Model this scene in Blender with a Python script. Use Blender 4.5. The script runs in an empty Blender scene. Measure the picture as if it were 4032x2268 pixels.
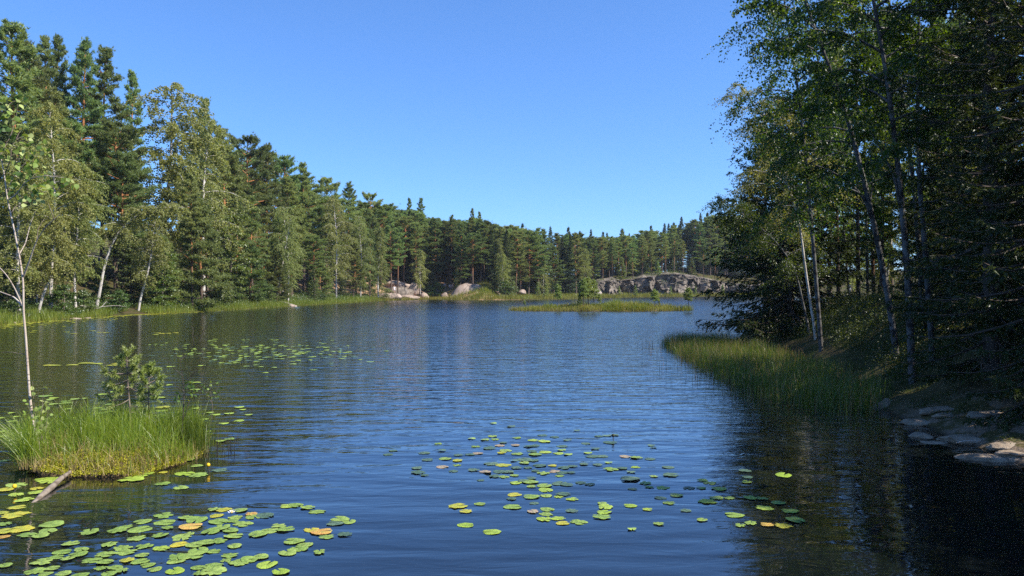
import bpy, math, random
import numpy as np
from mathutils import Vector, Matrix, noise as mnoise

# ------------------------------------------------------------------ camera, sky, sun
SC = bpy.context.scene
COL = SC.collection
F = 2989.0            # focal length of the photograph in its own pixels (4032 wide)
CAM_H = 2.6
SUN_EL, SUN_AZ = 44.0, 106.0     # azimuth clockwise from the viewing direction

cam_data = bpy.data.cameras.new('camera')
cam_data.sensor_fit = 'HORIZONTAL'
cam_data.angle = 2 * math.atan(2016 / F)
cam_data.clip_start = 0.1
cam_data.clip_end = 6000
cam = bpy.data.objects.new('camera', cam_data)
COL.objects.link(cam)
cam.location = (0, 0, CAM_H)
cam.rotation_euler = (math.radians(90), 0, 0)
SC.camera = cam

world = bpy.data.worlds.new('World')
SC.world = world
world.use_nodes = True
wn, wl = world.node_tree.nodes, world.node_tree.links
bg = wn['Background']
sky = wn.new('ShaderNodeTexSky')
sky.sky_type = 'NISHITA'
sky.sun_disc = False
sky.sun_elevation = math.radians(SUN_EL)
sky.sun_rotation = math.radians(SUN_AZ)
sky.altitude = 0
sky.air_density = 0.9
sky.dust_density = 0.1
sky.ozone_density = 3.0
tint = wn.new('ShaderNodeMix'); tint.data_type = 'RGBA'; tint.blend_type = 'MULTIPLY'; tint.inputs[0].default_value = 1.0
tint.inputs[7].default_value = (0.47, 0.87, 1.55, 1)
wl.new(sky.outputs[0], tint.inputs[6])
gam = wn.new('ShaderNodeGamma'); gam.inputs[1].default_value = 0.80     # evens the glow of the horizon, all round
wl.new(tint.outputs[2], gam.inputs[0])
wl.new(gam.outputs[0], bg.inputs['Color'])
bg.inputs['Strength'].default_value = 0.114

sl = bpy.data.lights.new('sun', 'SUN')
sl.energy = 4.6
sl.angle = math.radians(0.53)
sl.color = (1.0, 0.94, 0.84)
sun = bpy.data.objects.new('sun', sl)
COL.objects.link(sun)
_sd = Vector((math.sin(math.radians(SUN_AZ)) * math.cos(math.radians(SUN_EL)),
              math.cos(math.radians(SUN_AZ)) * math.cos(math.radians(SUN_EL)), math.sin(math.radians(SUN_EL))))
sun.rotation_euler = _sd.to_track_quat('Z', 'Y').to_euler()
sun.location = (40, 0, 60)

SC.view_settings.view_transform = 'Standard'
SC.view_settings.look = 'None'
SC.view_settings.exposure = 0.95
SC.view_settings.gamma = 1.0
SC.view_settings.use_curve_mapping = False
SC.render.engine = 'CYCLES'
SC.cycles.max_bounces = 8
SC.cycles.diffuse_bounces = 5
SC.cycles.glossy_bounces = 3
SC.cycles.transmission_bounces = 5
SC.cycles.caustics_reflective = False
SC.cycles.caustics_refractive = False
SC.cycles.sample_clamp_indirect = 2.0
SC.cycles.use_denoising = False

# ------------------------------------------------------------------ helpers
R = np.random.default_rng(7)
random.seed(7)

def mk_mesh(name, V, faces, mat=None, smooth=False):
    """faces: list of int arrays (n,k)"""
    me = bpy.data.meshes.new(name)
    V = np.asarray(V, dtype=np.float32)
    me.vertices.add(len(V))
    me.vertices.foreach_set('co', V.ravel())
    faces = [np.asarray(f, dtype=np.int32) for f in faces if len(f)]
    loops = np.concatenate([f.ravel() for f in faces])
    sizes = np.concatenate([np.full(len(f), f.shape[1], dtype=np.int32) for f in faces])
    starts = np.concatenate([[0], np.cumsum(sizes)[:-1]]).astype(np.int32)
    me.loops.add(len(loops))
    me.loops.foreach_set('vertex_index', loops)
    me.polygons.add(len(sizes))
    me.polygons.foreach_set('loop_start', starts)
    me.polygons.foreach_set('use_smooth', np.full(len(sizes), bool(smooth)))
    me.update(calc_edges=True)
    if mat is not None:
        me.materials.append(mat)
    return me

class Buf:
    def __init__(self):
        self.v, self.f, self.n = [], {}, 0
    def add(self, V, *faces):
        V = np.asarray(V, dtype=np.float32).reshape(-1, 3)
        self.v.append(V)
        for f in faces:
            f = np.asarray(f, dtype=np.int32)
            self.f.setdefault(f.shape[1], []).append(f + self.n)
        self.n += len(V)
    def mesh(self, name, mat, smooth=False):
        return mk_mesh(name, np.concatenate(self.v), [np.concatenate(f) for f in self.f.values()], mat, smooth)

def tube(b, pts, rad, sides=6, cap=True):
    P = np.asarray(pts, dtype=float)
    rad = np.broadcast_to(np.asarray(rad, dtype=float), (len(P),))
    T = np.gradient(P, axis=0)
    T /= np.linalg.norm(T, axis=1)[:, None] + 1e-9
    ref = np.array([0, 0, 1.0]) if abs(T[:, 2]).mean() < 0.8 else np.array([1.0, 0, 0])
    A = np.cross(T, ref); A /= np.linalg.norm(A, axis=1)[:, None] + 1e-9
    Bv = np.cross(T, A)
    an = np.arange(sides) * 2 * math.pi / sides
    V = P[:, None, :] + rad[:, None, None] * (np.cos(an)[None, :, None] * A[:, None, :] + np.sin(an)[None, :, None] * Bv[:, None, :])
    n = len(P)
    i = np.arange(n - 1)[:, None] * sides; j = np.arange(sides)[None, :]; k = (j + 1) % sides
    q = np.stack([i + j, i + k, i + sides + k, i + sides + j], -1).reshape(-1, 4)
    b.add(V.reshape(-1, 3), q)
    if cap:
        b.add(V[-1], np.stack([np.zeros(sides - 2, int), np.arange(1, sides - 1), np.arange(2, sides)], 1))

def unit(v):
    return v / (np.linalg.norm(v, axis=-1, keepdims=True) + 1e-9)

def blades_tri(b, P, D, L, W, rng):
    """thin triangles from P along unit D"""
    n = len(P)
    S = unit(np.cross(D, rng.normal(size=(n, 3))))
    L = np.broadcast_to(L, (n,))[:, None]; W = np.broadcast_to(W, (n,))[:, None]
    V = np.stack([P - S * W / 2, P + S * W / 2, P + D * L], 1).reshape(-1, 3)
    b.add(V, np.arange(3 * n).reshape(n, 3))

def leaves_quad(b, P, D, L, W, rng, N=None):
    """bent diamond leaves: four corners, base at P, tip along D"""
    n = len(P)
    S = unit(np.cross(D, rng.normal(size=(n, 3)) if N is None else N))
    up = np.cross(S, D)
    L = np.broadcast_to(L, (n,))[:, None]; W = np.broadcast_to(W, (n,))[:, None]
    m = P + D * L * 0.42 - up * W * 0.12
    V = np.stack([P, m + S * W / 2, P + D * L, m - S * W / 2], 1).reshape(-1, 3)
    b.add(V, np.arange(4 * n).reshape(n, 4))

def props(o, label=None, cat=None, group=None, kind=None):
    if label: o['label'] = label
    if cat: o['category'] = cat
    if group: o['group'] = group
    if kind: o['kind'] = kind
    return o

def obj(name, mesh, parent=None, loc=None, rot=None, scale=None):
    o = bpy.data.objects.new(name, mesh)
    COL.objects.link(o)
    if parent is not None: o.parent = parent
    if loc is not None: o.location = loc
    if rot is not None: o.rotation_euler = rot
    if scale is not None: o.scale = scale
    return o

def thing(name, label, cat, loc=(0, 0, 0), rotz=0.0, group=None, scale=None, rot=None):
    o = obj(name, None, None, loc, rot or (0, 0, rotz), scale)
    o.empty_display_size = 0.2
    return props(o, label, cat, group)

ORD = ['zeroth', 'first', 'second', 'third', 'fourth', 'fifth', 'sixth', 'seventh', 'eighth', 'ninth', 'tenth',
       'eleventh', 'twelfth', 'thirteenth', 'fourteenth', 'fifteenth', 'sixteenth', 'seventeenth', 'eighteenth', 'nineteenth', 'twentieth']
def ordinal(n):
    if n <= 20: return ORD[n]
    tens = {2: 'twenty', 3: 'thirty', 4: 'forty', 5: 'fifty', 6: 'sixty', 7: 'seventy', 8: 'eighty', 9: 'ninety'}[n // 10]
    if n % 10 == 0: return tens[:-1] + 'ieth'
    return tens + '-' + ORD[n % 10]

def sm(x, a=0.0, b=1.0):
    t = np.clip((np.asarray(x, dtype=float) - a) / (b - a), 0, 1)
    return t * t * (3 - 2 * t)

_tabs = {}
def vnoise(x, y, seed=0):
    """smooth value noise, numpy"""
    if seed not in _tabs:
        _tabs[seed] = np.random.default_rng(seed + 100).random((256, 256))
    t = _tabs[seed]
    x = np.asarray(x, dtype=float); y = np.asarray(y, dtype=float)
    xi = np.floor(x).astype(int); yi = np.floor(y).astype(int)
    fx = x - xi; fy = y - yi
    fx = fx * fx * (3 - 2 * fx); fy = fy * fy * (3 - 2 * fy)
    g = lambda a, b: t[a % 256, b % 256]
    return (g(xi, yi) * (1 - fx) + g(xi + 1, yi) * fx) * (1 - fy) + (g(xi, yi + 1) * (1 - fx) + g(xi + 1, yi + 1) * fx) * fy - 0.5
def fbm(x, y, seed=0, o=4):
    return sum(vnoise(x * 2 ** i, y * 2 ** i, seed + i) / 2 ** i for i in range(o))

# ------------------------------------------------------------------ materials
class NT:
    def __init__(self, name):
        self.m = bpy.data.materials.new(name)
        self.m.use_nodes = True
        self.t = self.m.node_tree
        self.t.nodes.clear()
        self.out = self.n('ShaderNodeOutputMaterial')
    def n(self, typ, **kw):
        x = self.t.nodes.new(typ)
        for k, v in kw.items():
            if k.startswith('_'):
                x.inputs[k[1:].replace('_', ' ')].default_value = v
            else:
                setattr(x, k, v)
        return x
    def l(self, a, b):
        self.t.links.new(a, b)
    def noise(self, scale, detail=4, rough=0.55, vec=None):
        x = self.n('ShaderNodeTexNoise', _Scale=scale, _Detail=detail, _Roughness=rough)
        if vec is not None: self.l(vec, x.inputs['Vector'])
        return x.outputs['Fac']
    def ramp(self, fac, stops):
        x = self.n('ShaderNodeValToRGB')
        self.l(fac, x.inputs[0])
        e = x.color_ramp.elements
        while len(e) < len(stops): e.new(0.5)
        for q, (p, c) in zip(e, stops):
            q.position = p; q.color = (*c, 1) if len(c) == 3 else c
        return x.outputs['Color']
    def mix(self, fac, a, b):
        x = self.n('ShaderNodeMix', data_type='RGBA')
        for s, v in ((x.inputs[0], fac), (x.inputs[6], a), (x.inputs[7], b)):
            if isinstance(v, (int, float)): s.default_value = v
            elif isinstance(v, tuple): s.default_value = (*v, 1)
            else: self.l(v, s)
        return x.outputs[2]
    def math(self, op, a, b=0.0, c=0.0):
        x = self.n('ShaderNodeMath', operation=op)
        for s, v in zip(x.inputs, (a, b, c)):
            if isinstance(v, (int, float)): s.default_value = v
            else: self.l(v, s)
        return x.outputs[0]
    def maprange(self, v, a, b, c, d):
        x = self.n('ShaderNodeMapRange')
        self.l(v, x.inputs[0])
        for i, q in enumerate((a, b, c, d)): x.inputs[i + 1].default_value = q
        return x.outputs[0]
    def coords(self, which='Object', scale=None):
        c = self.n('ShaderNodeTexCoord').outputs[which]
        if scale is None: return c
        mp = self.n('ShaderNodeMapping'); mp.inputs['Scale'].default_value = scale
        self.l(c, mp.inputs[0])
        return mp.outputs[0]
    def principled(self, color, rough=0.8, bump=None, dist=0.02, spec=0.3):
        p = self.n('ShaderNodeBsdfPrincipled')
        if isinstance(color, tuple): p.inputs['Base Color'].default_value = (*color, 1)
        else: self.l(color, p.inputs['Base Color'])
        if isinstance(rough, (int, float)): p.inputs['Roughness'].default_value = rough
        else: self.l(rough, p.inputs['Roughness'])
        p.inputs['Specular IOR Level'].default_value = spec
        if bump is not None:
            bn = self.n('ShaderNodeBump', _Distance=dist, _Strength=1.0)
            self.l(bump, bn.inputs['Height']); self.l(bn.outputs[0], p.inputs['Normal'])
        self.l(p.outputs[0], self.out.inputs[0])
        return p

def foliage(name, c1, c2, trans=0.35, tcol=None, gloss=0.05, vary=0.25, hue=0.02, grough=0.4):
    t = NT(name)
    isl = t.n('ShaderNodeNewGeometry').outputs['Random Per Island']
    col = t.mix(isl, c1, c2)
    rnd = t.n('ShaderNodeObjectInfo').outputs['Random']
    hs = t.n('ShaderNodeHueSaturation')
    t.l(col, hs.inputs['Color'])
    t.l(t.maprange(rnd, 0, 1, 1 - vary, 1 + vary), hs.inputs['Value'])
    t.l(t.maprange(t.math('FRACT', t.math('MULTIPLY', rnd, 7.31)), 0, 1, 0.5 - hue, 0.5 + hue), hs.inputs['Hue'])
    col = hs.outputs[0]
    d = t.n('ShaderNodeBsdfDiffuse'); t.l(col, d.inputs[0])
    tr = t.n('ShaderNodeBsdfTranslucent')
    tc = t.n('ShaderNodeMix', data_type='RGBA', blend_type='MULTIPLY'); tc.inputs[0].default_value = 1
    t.l(col, tc.inputs[6]); tc.inputs[7].default_value = (*(tcol or (1.5, 1.35, 0.6)), 1)
    t.l(tc.outputs[2], tr.inputs[0])
    m = t.n('ShaderNodeMixShader'); m.inputs[0].default_value = trans
    t.l(d.outputs[0], m.inputs[1]); t.l(tr.outputs[0], m.inputs[2])
    if gloss:
        g = t.n('ShaderNodeBsdfGlossy', _Roughness=grough)
        m2 = t.n('ShaderNodeMixShader'); m2.inputs[0].default_value = gloss
        t.l(m.outputs[0], m2.inputs[1]); t.l(g.outputs[0], m2.inputs[2]); m = m2
    t.l(m.outputs[0], t.out.inputs[0])
    return t.m

M = {}
M['pine'] = foliage('pine_needles', (0.110, 0.165, 0.046), (0.285, 0.340, 0.120), 0.42, (1.4, 1.3, 0.6), 0.025, 0.36, 0.03)
M['spruce'] = foliage('spruce_needles', (0.048, 0.082, 0.028), (0.140, 0.180, 0.060), 0.30, (1.5, 1.4, 0.5), 0.04, 0.25, 0.02)
M['spruce_near'] = foliage('spruce_needles_near', (0.020, 0.036, 0.010), (0.066, 0.086, 0.024), 0.28, (1.6, 1.5, 0.5), 0.03, 0.15, 0.01)  # needle colour itself darkened for the shaded near bank
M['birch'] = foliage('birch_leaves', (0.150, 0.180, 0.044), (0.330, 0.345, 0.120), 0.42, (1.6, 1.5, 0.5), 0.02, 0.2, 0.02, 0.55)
M['birch_near'] = foliage('birch_leaves_shaded', (0.021, 0.052, 0.010), (0.066, 0.118, 0.018), 0.42, (2.8, 2.2, 0.4), 0.04, 0.15, 0.015)  # leaf colour itself darkened, as the near trees stand backlit in shade
M['aspen'] = foliage('bright_leaves', (0.090, 0.150, 0.018), (0.190, 0.240, 0.040), 0.40, (1.6, 1.5, 0.5), 0.06, 0.15, 0.015)
M['bush'] = foliage('bush_leaves', (0.055, 0.100, 0.018), (0.120, 0.165, 0.035), 0.35, (1.6, 1.5, 0.5), 0.05, 0.2, 0.02)
M['undergrowth'] = foliage('undergrowth_leaves', (0.028, 0.050, 0.010), (0.085, 0.105, 0.022), 0.35, (1.8, 1.6, 0.5), 0.04, 0.1, 0.01)  # greens darkened partly to put the bank's shadows into the colour
M['red_leaf'] = foliage('reddish_leaves', (0.09, 0.05, 0.02), (0.24, 0.12, 0.03), 0.35, (1.6, 1.1, 0.5), 0.04, 0.1, 0.01)
M['grass'] = foliage('shore_grass', (0.10, 0.160, 0.018), (0.230, 0.260, 0.040), 0.42, (1.5, 1.4, 0.5), 0.03, 0.1, 0.01)
M['reed'] = foliage('reed_blades', (0.050, 0.100, 0.012), (0.150, 0.200, 0.026), 0.45, (1.7, 1.6, 0.4), 0.05, 0.1, 0.01)
M['marsh'] = foliage('marsh_grass', (0.150, 0.160, 0.030), (0.290, 0.260, 0.060), 0.38, (1.4, 1.3, 0.5), 0.03, 0.1, 0.01)
M['sedge'] = foliage('islet_sedge', (0.10, 0.175, 0.014), (0.27, 0.33, 0.034), 0.42, (1.6, 1.5, 0.4), 0.05, 0.1, 0.01)
M['moss'] = foliage('golden_moss', (0.20, 0.21, 0.012), (0.50, 0.43, 0.045), 0.3, (1.3, 1.2, 0.5), 0.02, 0.1, 0.01)
M['dry'] = foliage('dry_grass', (0.22, 0.15, 0.06), (0.42, 0.32, 0.16), 0.3, (1.2, 1.1, 0.7), 0.02, 0.1, 0.01)
M['sapling'] = foliage('sapling_needles', (0.19, 0.26, 0.055), (0.36, 0.43, 0.12), 0.28, (1.4, 1.3, 0.6), 0.06, 0.1, 0.01)

def bark_pine():
    t = NT('pine_bark')
    z = t.n('ShaderNodeSeparateXYZ'); t.l(t.coords('Generated'), z.inputs[0])
    c = t.coords('Object', (6, 6, 1.5))
    nz = t.noise(1.2, 5, 0.6, c)
    h = t.math('ADD', z.outputs[2], t.math('MULTIPLY', t.math('SUBTRACT', nz, 0.5), 0.35))
    low = t.mix(nz, (0.05, 0.036, 0.028), (0.19, 0.14, 0.11))
    up = t.mix(nz, (0.23, 0.085, 0.03), (0.50, 0.23, 0.10))
    t.principled(t.mix(t.maprange(h, 0.22, 0.5, 0, 1), low, up), 0.9, nz, 0.03, 0.1)
    return t.m
def bark_spruce():
    t = NT('spruce_bark')
    nz = t.noise(3, 5, 0.6, t.coords('Object', (5, 5, 1.5)))
    t.principled(t.mix(nz, (0.03, 0.024, 0.02), (0.15, 0.12, 0.10)), 0.95, nz, 0.02, 0.1)
    return t.m
def bark_birch(name='birch_bark', white=(0.62, 0.58, 0.52), grey=(0.36, 0.32, 0.29), patch=0.5, dark=(0.035, 0.03, 0.027)):
    t = NT(name)
    c = t.coords('Object', (3, 3, 22))
    n1 = t.noise(1.6, 4, 0.6, c)
    n2 = t.noise(3.2, 4, 0.6, t.coords('Object', (1, 1, 0.6)))
    base = t.mix(t.maprange(n2, 0.35, 0.65, 0, 1), grey, white)
    marks = t.math('MAXIMUM', t.maprange(n1, 0.60, 0.66, 0, 1), t.maprange(t.noise(5.5, 4, 0.65, t.coords('Object', (1, 1, 0.8))), patch, patch + 0.07, 0, 1))
    t.principled(t.mix(marks, base, dark), 0.8, n1, 0.006, 0.2)
    return t.m
M['pine_bark'] = bark_pine()
M['spruce_bark'] = bark_spruce()
M['birch_bark'] = bark_birch(patch=0.66)
M['birch_bark_dark'] = bark_birch('birch_bark_lichen', (0.17, 0.17, 0.165), (0.075, 0.066, 0.062), 0.52, (0.035, 0.030, 0.028))  # lichen-spotted bark, its colour also darkened for the deep shade
M['birch_bark_islet'] = bark_birch('birch_bark_islet', (0.52, 0.46, 0.39), (0.38, 0.29, 0.23), 0.70, (0.05, 0.04, 0.035))
def simple(name, a, b, scale=8, rough=0.8, dist=0.01, spec=0.2):
    t = NT(name)
    nz = t.noise(scale, 5, 0.6, t.coords('Object'))
    t.principled(t.mix(t.maprange(nz, 0.3, 0.7, 0, 1), a, b), rough, nz, dist, spec)
    return t.m
M['twig'] = simple('twig_bark', (0.10, 0.075, 0.06), (0.26, 0.21, 0.17), 12)
M['twig_dark'] = simple('dark_twig_bark', (0.025, 0.02, 0.018), (0.10, 0.085, 0.075), 12)
M['deadwood'] = simple('bleached_wood', (0.30, 0.26, 0.22), (0.55, 0.50, 0.44), 6)
M['log'] = simple('grey_log', (0.10, 0.075, 0.055), (0.30, 0.25, 0.20), 9, 0.85, 0.02)

def rock_mat(name, dark, mid, light, scale=1.0, lichen=(0.30, 0.31, 0.28), bump=0.06):
    t = NT(name)
    c = t.coords('Object')
    n1 = t.noise(0.9 * scale, 8, 0.62, c)
    n2 = t.noise(7 * scale, 6, 0.65, c)
    n3 = t.noise(28 * scale, 4, 0.6, c)
    col = t.ramp(n1, [(0.30, dark), (0.48, mid), (0.68, light)])
    col = t.mix(t.maprange(n2, 0.52, 0.60, 0, 0.75), col, lichen)
    col = t.mix(t.maprange(n3, 0.50, 0.68, 0, 0.45), col, dark)
    vo = t.n('ShaderNodeTexVoronoi', feature='DISTANCE_TO_EDGE', _Scale=0.55 * scale); t.l(t.coords('Object', (1, 1, 0.5)), vo.inputs['Vector'])
    crack = t.maprange(vo.outputs['Distance'], 0.0, 0.035, 1, 0)
    h = t.math('SUBTRACT', t.math('ADD', t.math('MULTIPLY', n2, 0.6), t.math('MULTIPLY', n3, 0.3)), t.math('MULTIPLY', crack, 0.5))
    t.principled(t.mix(t.math('MULTIPLY', crack, 0.6), col, (0.03, 0.026, 0.022)), 0.85, h, bump, 0.2)
    return t.m
M['rock'] = rock_mat('granite', (0.15, 0.12, 0.10), (0.34, 0.28, 0.24), (0.47, 0.40, 0.34), 1.0)
M['rock_pink'] = rock_mat('pink_granite', (0.16, 0.115, 0.09), (0.34, 0.25, 0.195), (0.46, 0.355, 0.285), 0.6, (0.33, 0.29, 0.25))
M['rock_bank'] = rock_mat('bank_granite', (0.13, 0.090, 0.058), (0.32, 0.245, 0.170), (0.46, 0.365, 0.265), 2.2, (0.33, 0.29, 0.23), 0.03)
M['cliff'] = rock_mat('cliff_rock', (0.045, 0.036, 0.030), (0.15, 0.122, 0.100), (0.36, 0.295, 0.235), 0.30, (0.25, 0.22, 0.18), 0.35)

# ------------------------------------------------------------------ the lake outline and the ground
LAKE = np.array([(-37.2, 55), (-36.5, 40), (-33, 25), (-27, 12), (-15, 5), (0, 3.6), (4.5, 4.6), (8.0, 8), (7.55, 11.2), (7.65, 13.2), (7.8, 15), (8.0, 16.5),
                 (8.6, 18.5), (9.4, 21), (10.4, 27), (11.0, 32), (11.0, 37), (13, 43), (17, 49), (28, 75), (60, 110), (100, 180), (125, 262),
                 (95, 252), (69, 243), (42, 216), (31, 206), (23, 194), (12, 173), (-1, 162), (-9, 161), (-14, 167), (-18.7, 174), (-27, 152),
                 (-31.7, 110), (-34.2, 83), (-37.8, 70)], dtype=float)

def lake_sd(x, y):
    """signed distance to the shore line, positive on land"""
    x = np.asarray(x, dtype=float); y = np.asarray(y, dtype=float)
    d2 = np.full(x.shape, 1e18); inside = np.zeros(x.shape, bool)
    n = len(LAKE)
    for i in range(n):
        ax, ay = LAKE[i]; bx, by = LAKE[(i + 1) % n]
        ex, ey = bx - ax, by - ay
        t = np.clip(((x - ax) * ex + (y - ay) * ey) / (ex * ex + ey * ey), 0, 1)
        d2 = np.minimum(d2, (x - ax - t * ex) ** 2 + (y - ay - t * ey) ** 2)
        cond = ((ay > y) != (by > y)) & (x < (bx - ax) * (y - ay) / (by - ay + 1e-12) + ax)
        inside ^= cond
    d = np.sqrt(d2)
    return np.where(inside, -d, d)

def ground(x, y):
    x = np.asarray(x, dtype=float); y = np.asarray(y, dtype=float)
    s = lake_sd(x, y) + 0.5 * vnoise(x * 0.35, y * 0.35, 3) * (np.hypot(x, y) > 40) + 0.25 * vnoise(x * 1.1, y * 1.1, 4)
    a = np.arctan2(x, np.maximum(y, 0.1))
    inl = np.maximum(s, 0)
    right = np.where(y < 43, sm(x, 3, 7), sm(x - (13 + (y - 43) * 0.62), -4, 4)) * (y < 230)
    z_left = 0.55 * sm(inl, 0, 3.5) + 0.34 * np.maximum(0, inl - 4) * (1 - 0.5 * sm(inl, 15, 50))
    swim = sm(a, -0.20, -0.165) * (1 - sm(a, -0.035, -0.005)) * (y > 140)
    z_swim = 0.5 * sm(inl, 0.5, 4) + 0.30 * np.clip(inl - 3, 0, 16) + 0.15 * np.maximum(0, inl - 19)
    mid = sm(a, -0.04, -0.01) * (y > 140)
    z_mid = 0.12 + 0.16 * np.clip(inl - 16, 0, 40)
    cl = sm(a, 0.094, 0.112) * (y > 180)
    z_cl = 0.15 + 6.4 * sm(inl, 13, 19) * (1 - 0.45 * (1 - sm(a, 0.10, 0.17))) * (1 + 0.15 * np.sin(a * 60)) + 0.11 * np.clip(inl - 19, 0, 28)
    z = z_left
    z = z * (1 - swim) + z_swim * swim
    z = z * (1 - mid) + z_mid * mid
    z = z * (1 - cl) + z_cl * cl
    near = y < 8
    z_right = 1.10 * sm(inl, 0.2, 4.2) * sm(y, 9, 20) + 0.16 * sm(inl, 0, 0.5) + 0.30 * sm(inl, 0.3, 2.4) + 0.05 * np.minimum(inl, 40) + 0.55 * np.exp(-((x - 13.0) / 2.8) ** 2 - ((y - 27) / 5.0) ** 2)
    z = z * (1 - right) + z_right * right
    z = np.where((y < 6) & (x < 4), 0.4 * sm(inl, 0, 3), z)
    z = np.minimum(z, 19 + 0.0 * z)
    rough = 0.5 * fbm(x * 0.22, y * 0.22, 11, 3) * sm(inl, 1, 6) + 0.20 * fbm(x * 1.1, y * 1.1, 15, 4) * sm(inl, 0.1, 1.0)
    z = z + rough
    bed = -np.minimum(1.6, 0.05 + 0.22 * np.maximum(-s, 0))
    return np.where(s > 0, z + 0.02, bed)

def gz(x, y):
    return float(ground(np.array([x]), np.array([y]))[0])

def grid_lines(segs):
    out = []
    for a, b, st in segs:
        out.append(np.arange(a, b, st))
    out.append([segs[-1][1]])
    return np.concatenate(out)
gx = grid_lines([(-2400, -400, 250), (-400, -130, 30), (-130, -20, 1.4), (-20, 4, 0.8), (4, 17, 0.16), (17, 30, 0.5), (30, 130, 1.6), (130, 400, 30), (400, 2400, 250)])
gy = grid_lines([(-600, -30, 100), (-30, 4, 2.0), (4, 36, 0.2), (36, 60, 0.6), (60, 270, 1.5), (270, 420, 15), (420, 3000, 250)])
GX, GY = np.meshgrid(gx, gy)
GZ = ground(GX, GY)
nx, ny = len(gx), len(gy)
ii = (np.arange(ny - 1)[:, None] * nx + np.arange(nx - 1)[None, :]).ravel()
t = NT('forest_floor')
c = t.coords('Object')
n1 = t.noise(0.5, 6, 0.6, c); n2 = t.noise(4.0, 5, 0.65, c); n3 = t.noise(22, 4, 0.6, c)
col = t.ramp(n1, [(0.32, (0.028, 0.026, 0.012)), (0.46, (0.050, 0.055, 0.014)), (0.56, (0.085, 0.060, 0.030)), (0.70, (0.034, 0.046, 0.011))])
col = t.mix(t.maprange(n2, 0.50, 0.66, 0, 0.6), col, (0.085, 0.075, 0.03))
col = t.mix(t.maprange(n3, 0.5, 0.7, 0, 0.5), col, (0.03, 0.026, 0.015))
pz = t.n('ShaderNodeSeparateXYZ'); t.l(c, pz.inputs[0])
far = t.maprange(pz.outputs[1], 120, 160, 0, 1)
sw = t.math('MULTIPLY', t.math('MULTIPLY', far, t.maprange(pz.outputs[0], 4, -4, 0, 1)), t.math('MULTIPLY', t.maprange(pz.outputs[1], 205, 190, 0, 1), t.maprange(pz.outputs[0], -46, -36, 0, 1)))
col = t.mix(t.math('MULTIPLY', sw, t.maprange(n1, 0.36, 0.50, 0.35, 0.95)), col, (0.40, 0.245, 0.15))
bank = t.math('MULTIPLY', t.maprange(pz.outputs[0], 6, 7.5, 0, 1), t.maprange(pz.outputs[1], 30, 20, 0, 1))
col = t.mix(t.math('MULTIPLY', bank, t.maprange(n2, 0.38, 0.58, 0.2, 0.9)), col, (0.105, 0.088, 0.036))
slab = t.math('MULTIPLY', t.maprange(pz.outputs[0], 10.2, 8.6, 0, 1), t.math('MULTIPLY', t.maprange(pz.outputs[0], 6.2, 6.8, 0, 1), t.maprange(pz.outputs[1], 16.5, 14.5, 0, 1)))
col = t.mix(t.math('MULTIPLY', slab, t.maprange(t.noise(1.7, 5, 0.6, c), 0.46, 0.54, 0, 1)), col, t.mix(n3, (0.12, 0.085, 0.055), (0.31, 0.235, 0.165)))
col = t.mix(t.maprange(pz.outputs[2], -0.02, 0.06, 1, 0), col, (0.035, 0.028, 0.018))
t.principled(col, 0.95, t.math('ADD', n2, t.math('MULTIPLY', n3, 0.5)), 0.06, 0.1)
g = obj('ground', mk_mesh('ground', np.stack([GX, GY, GZ], -1).reshape(-1, 3), [np.stack([ii, ii + 1, ii + nx + 1, ii + nx], 1)], t.m, True))
props(g, kind='structure')

# ------------------------------------------------------------------ water
t = NT('lake_water')
c = t.coords('Object')
sp = t.n('ShaderNodeSeparateXYZ'); t.l(c, sp.inputs[0])
wob = t.n('ShaderNodeTexNoise', _Scale=0.25, _Detail=2.0); t.l(c, wob.inputs['Vector'])
def wave(sx, sy, scale, detail, rough=0.5, dist=0.6):
    mp = t.n('ShaderNodeMapping'); mp.inputs['Scale'].default_value = (sx, sy, 1); mp.inputs['Rotation'].default_value = (0, 0, math.radians(-8 + 16 * (scale % 1)))
    t.l(c, mp.inputs[0])
    x = t.n('ShaderNodeTexNoise', _Scale=scale, _Detail=detail, _Roughness=rough, _Distortion=dist)
    t.l(mp.outputs[0], x.inputs['Vector'])
    return x.outputs['Fac']
patch = t.noise(0.05, 2, 0.5, t.coords('Object', (1, 0.45, 1)))
wind = t.math('MULTIPLY', t.maprange(sp.outputs[1], 8, 19, 0.25, 1.0), t.maprange(patch, 0.35, 0.65, 0.65, 1.15))
wind = t.math('MULTIPLY', wind, t.maprange(sp.outputs[0], -30, -4, 0.55, 1.0))
swell = t.math('MULTIPLY', wave(0.20, 1.0, 1.55, 1.5, 0.4, 0.4), 0.026)
rip = t.math('MULTIPLY', t.math('MULTIPLY', wave(0.32, 1.0, 3.4, 3.0, 0.55, 0.5), 0.042), wind)
far_w = t.math('MULTIPLY', t.math('MULTIPLY', wave(0.35, 1.0, 1.5, 3.0, 0.6, 0.5), 0.11), t.math('MULTIPLY', wind, t.maprange(sp.outputs[1], 20, 60, 0.15, 1)))
hgt = t.math('ADD', t.math('ADD', swell, rip), far_w)
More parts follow.
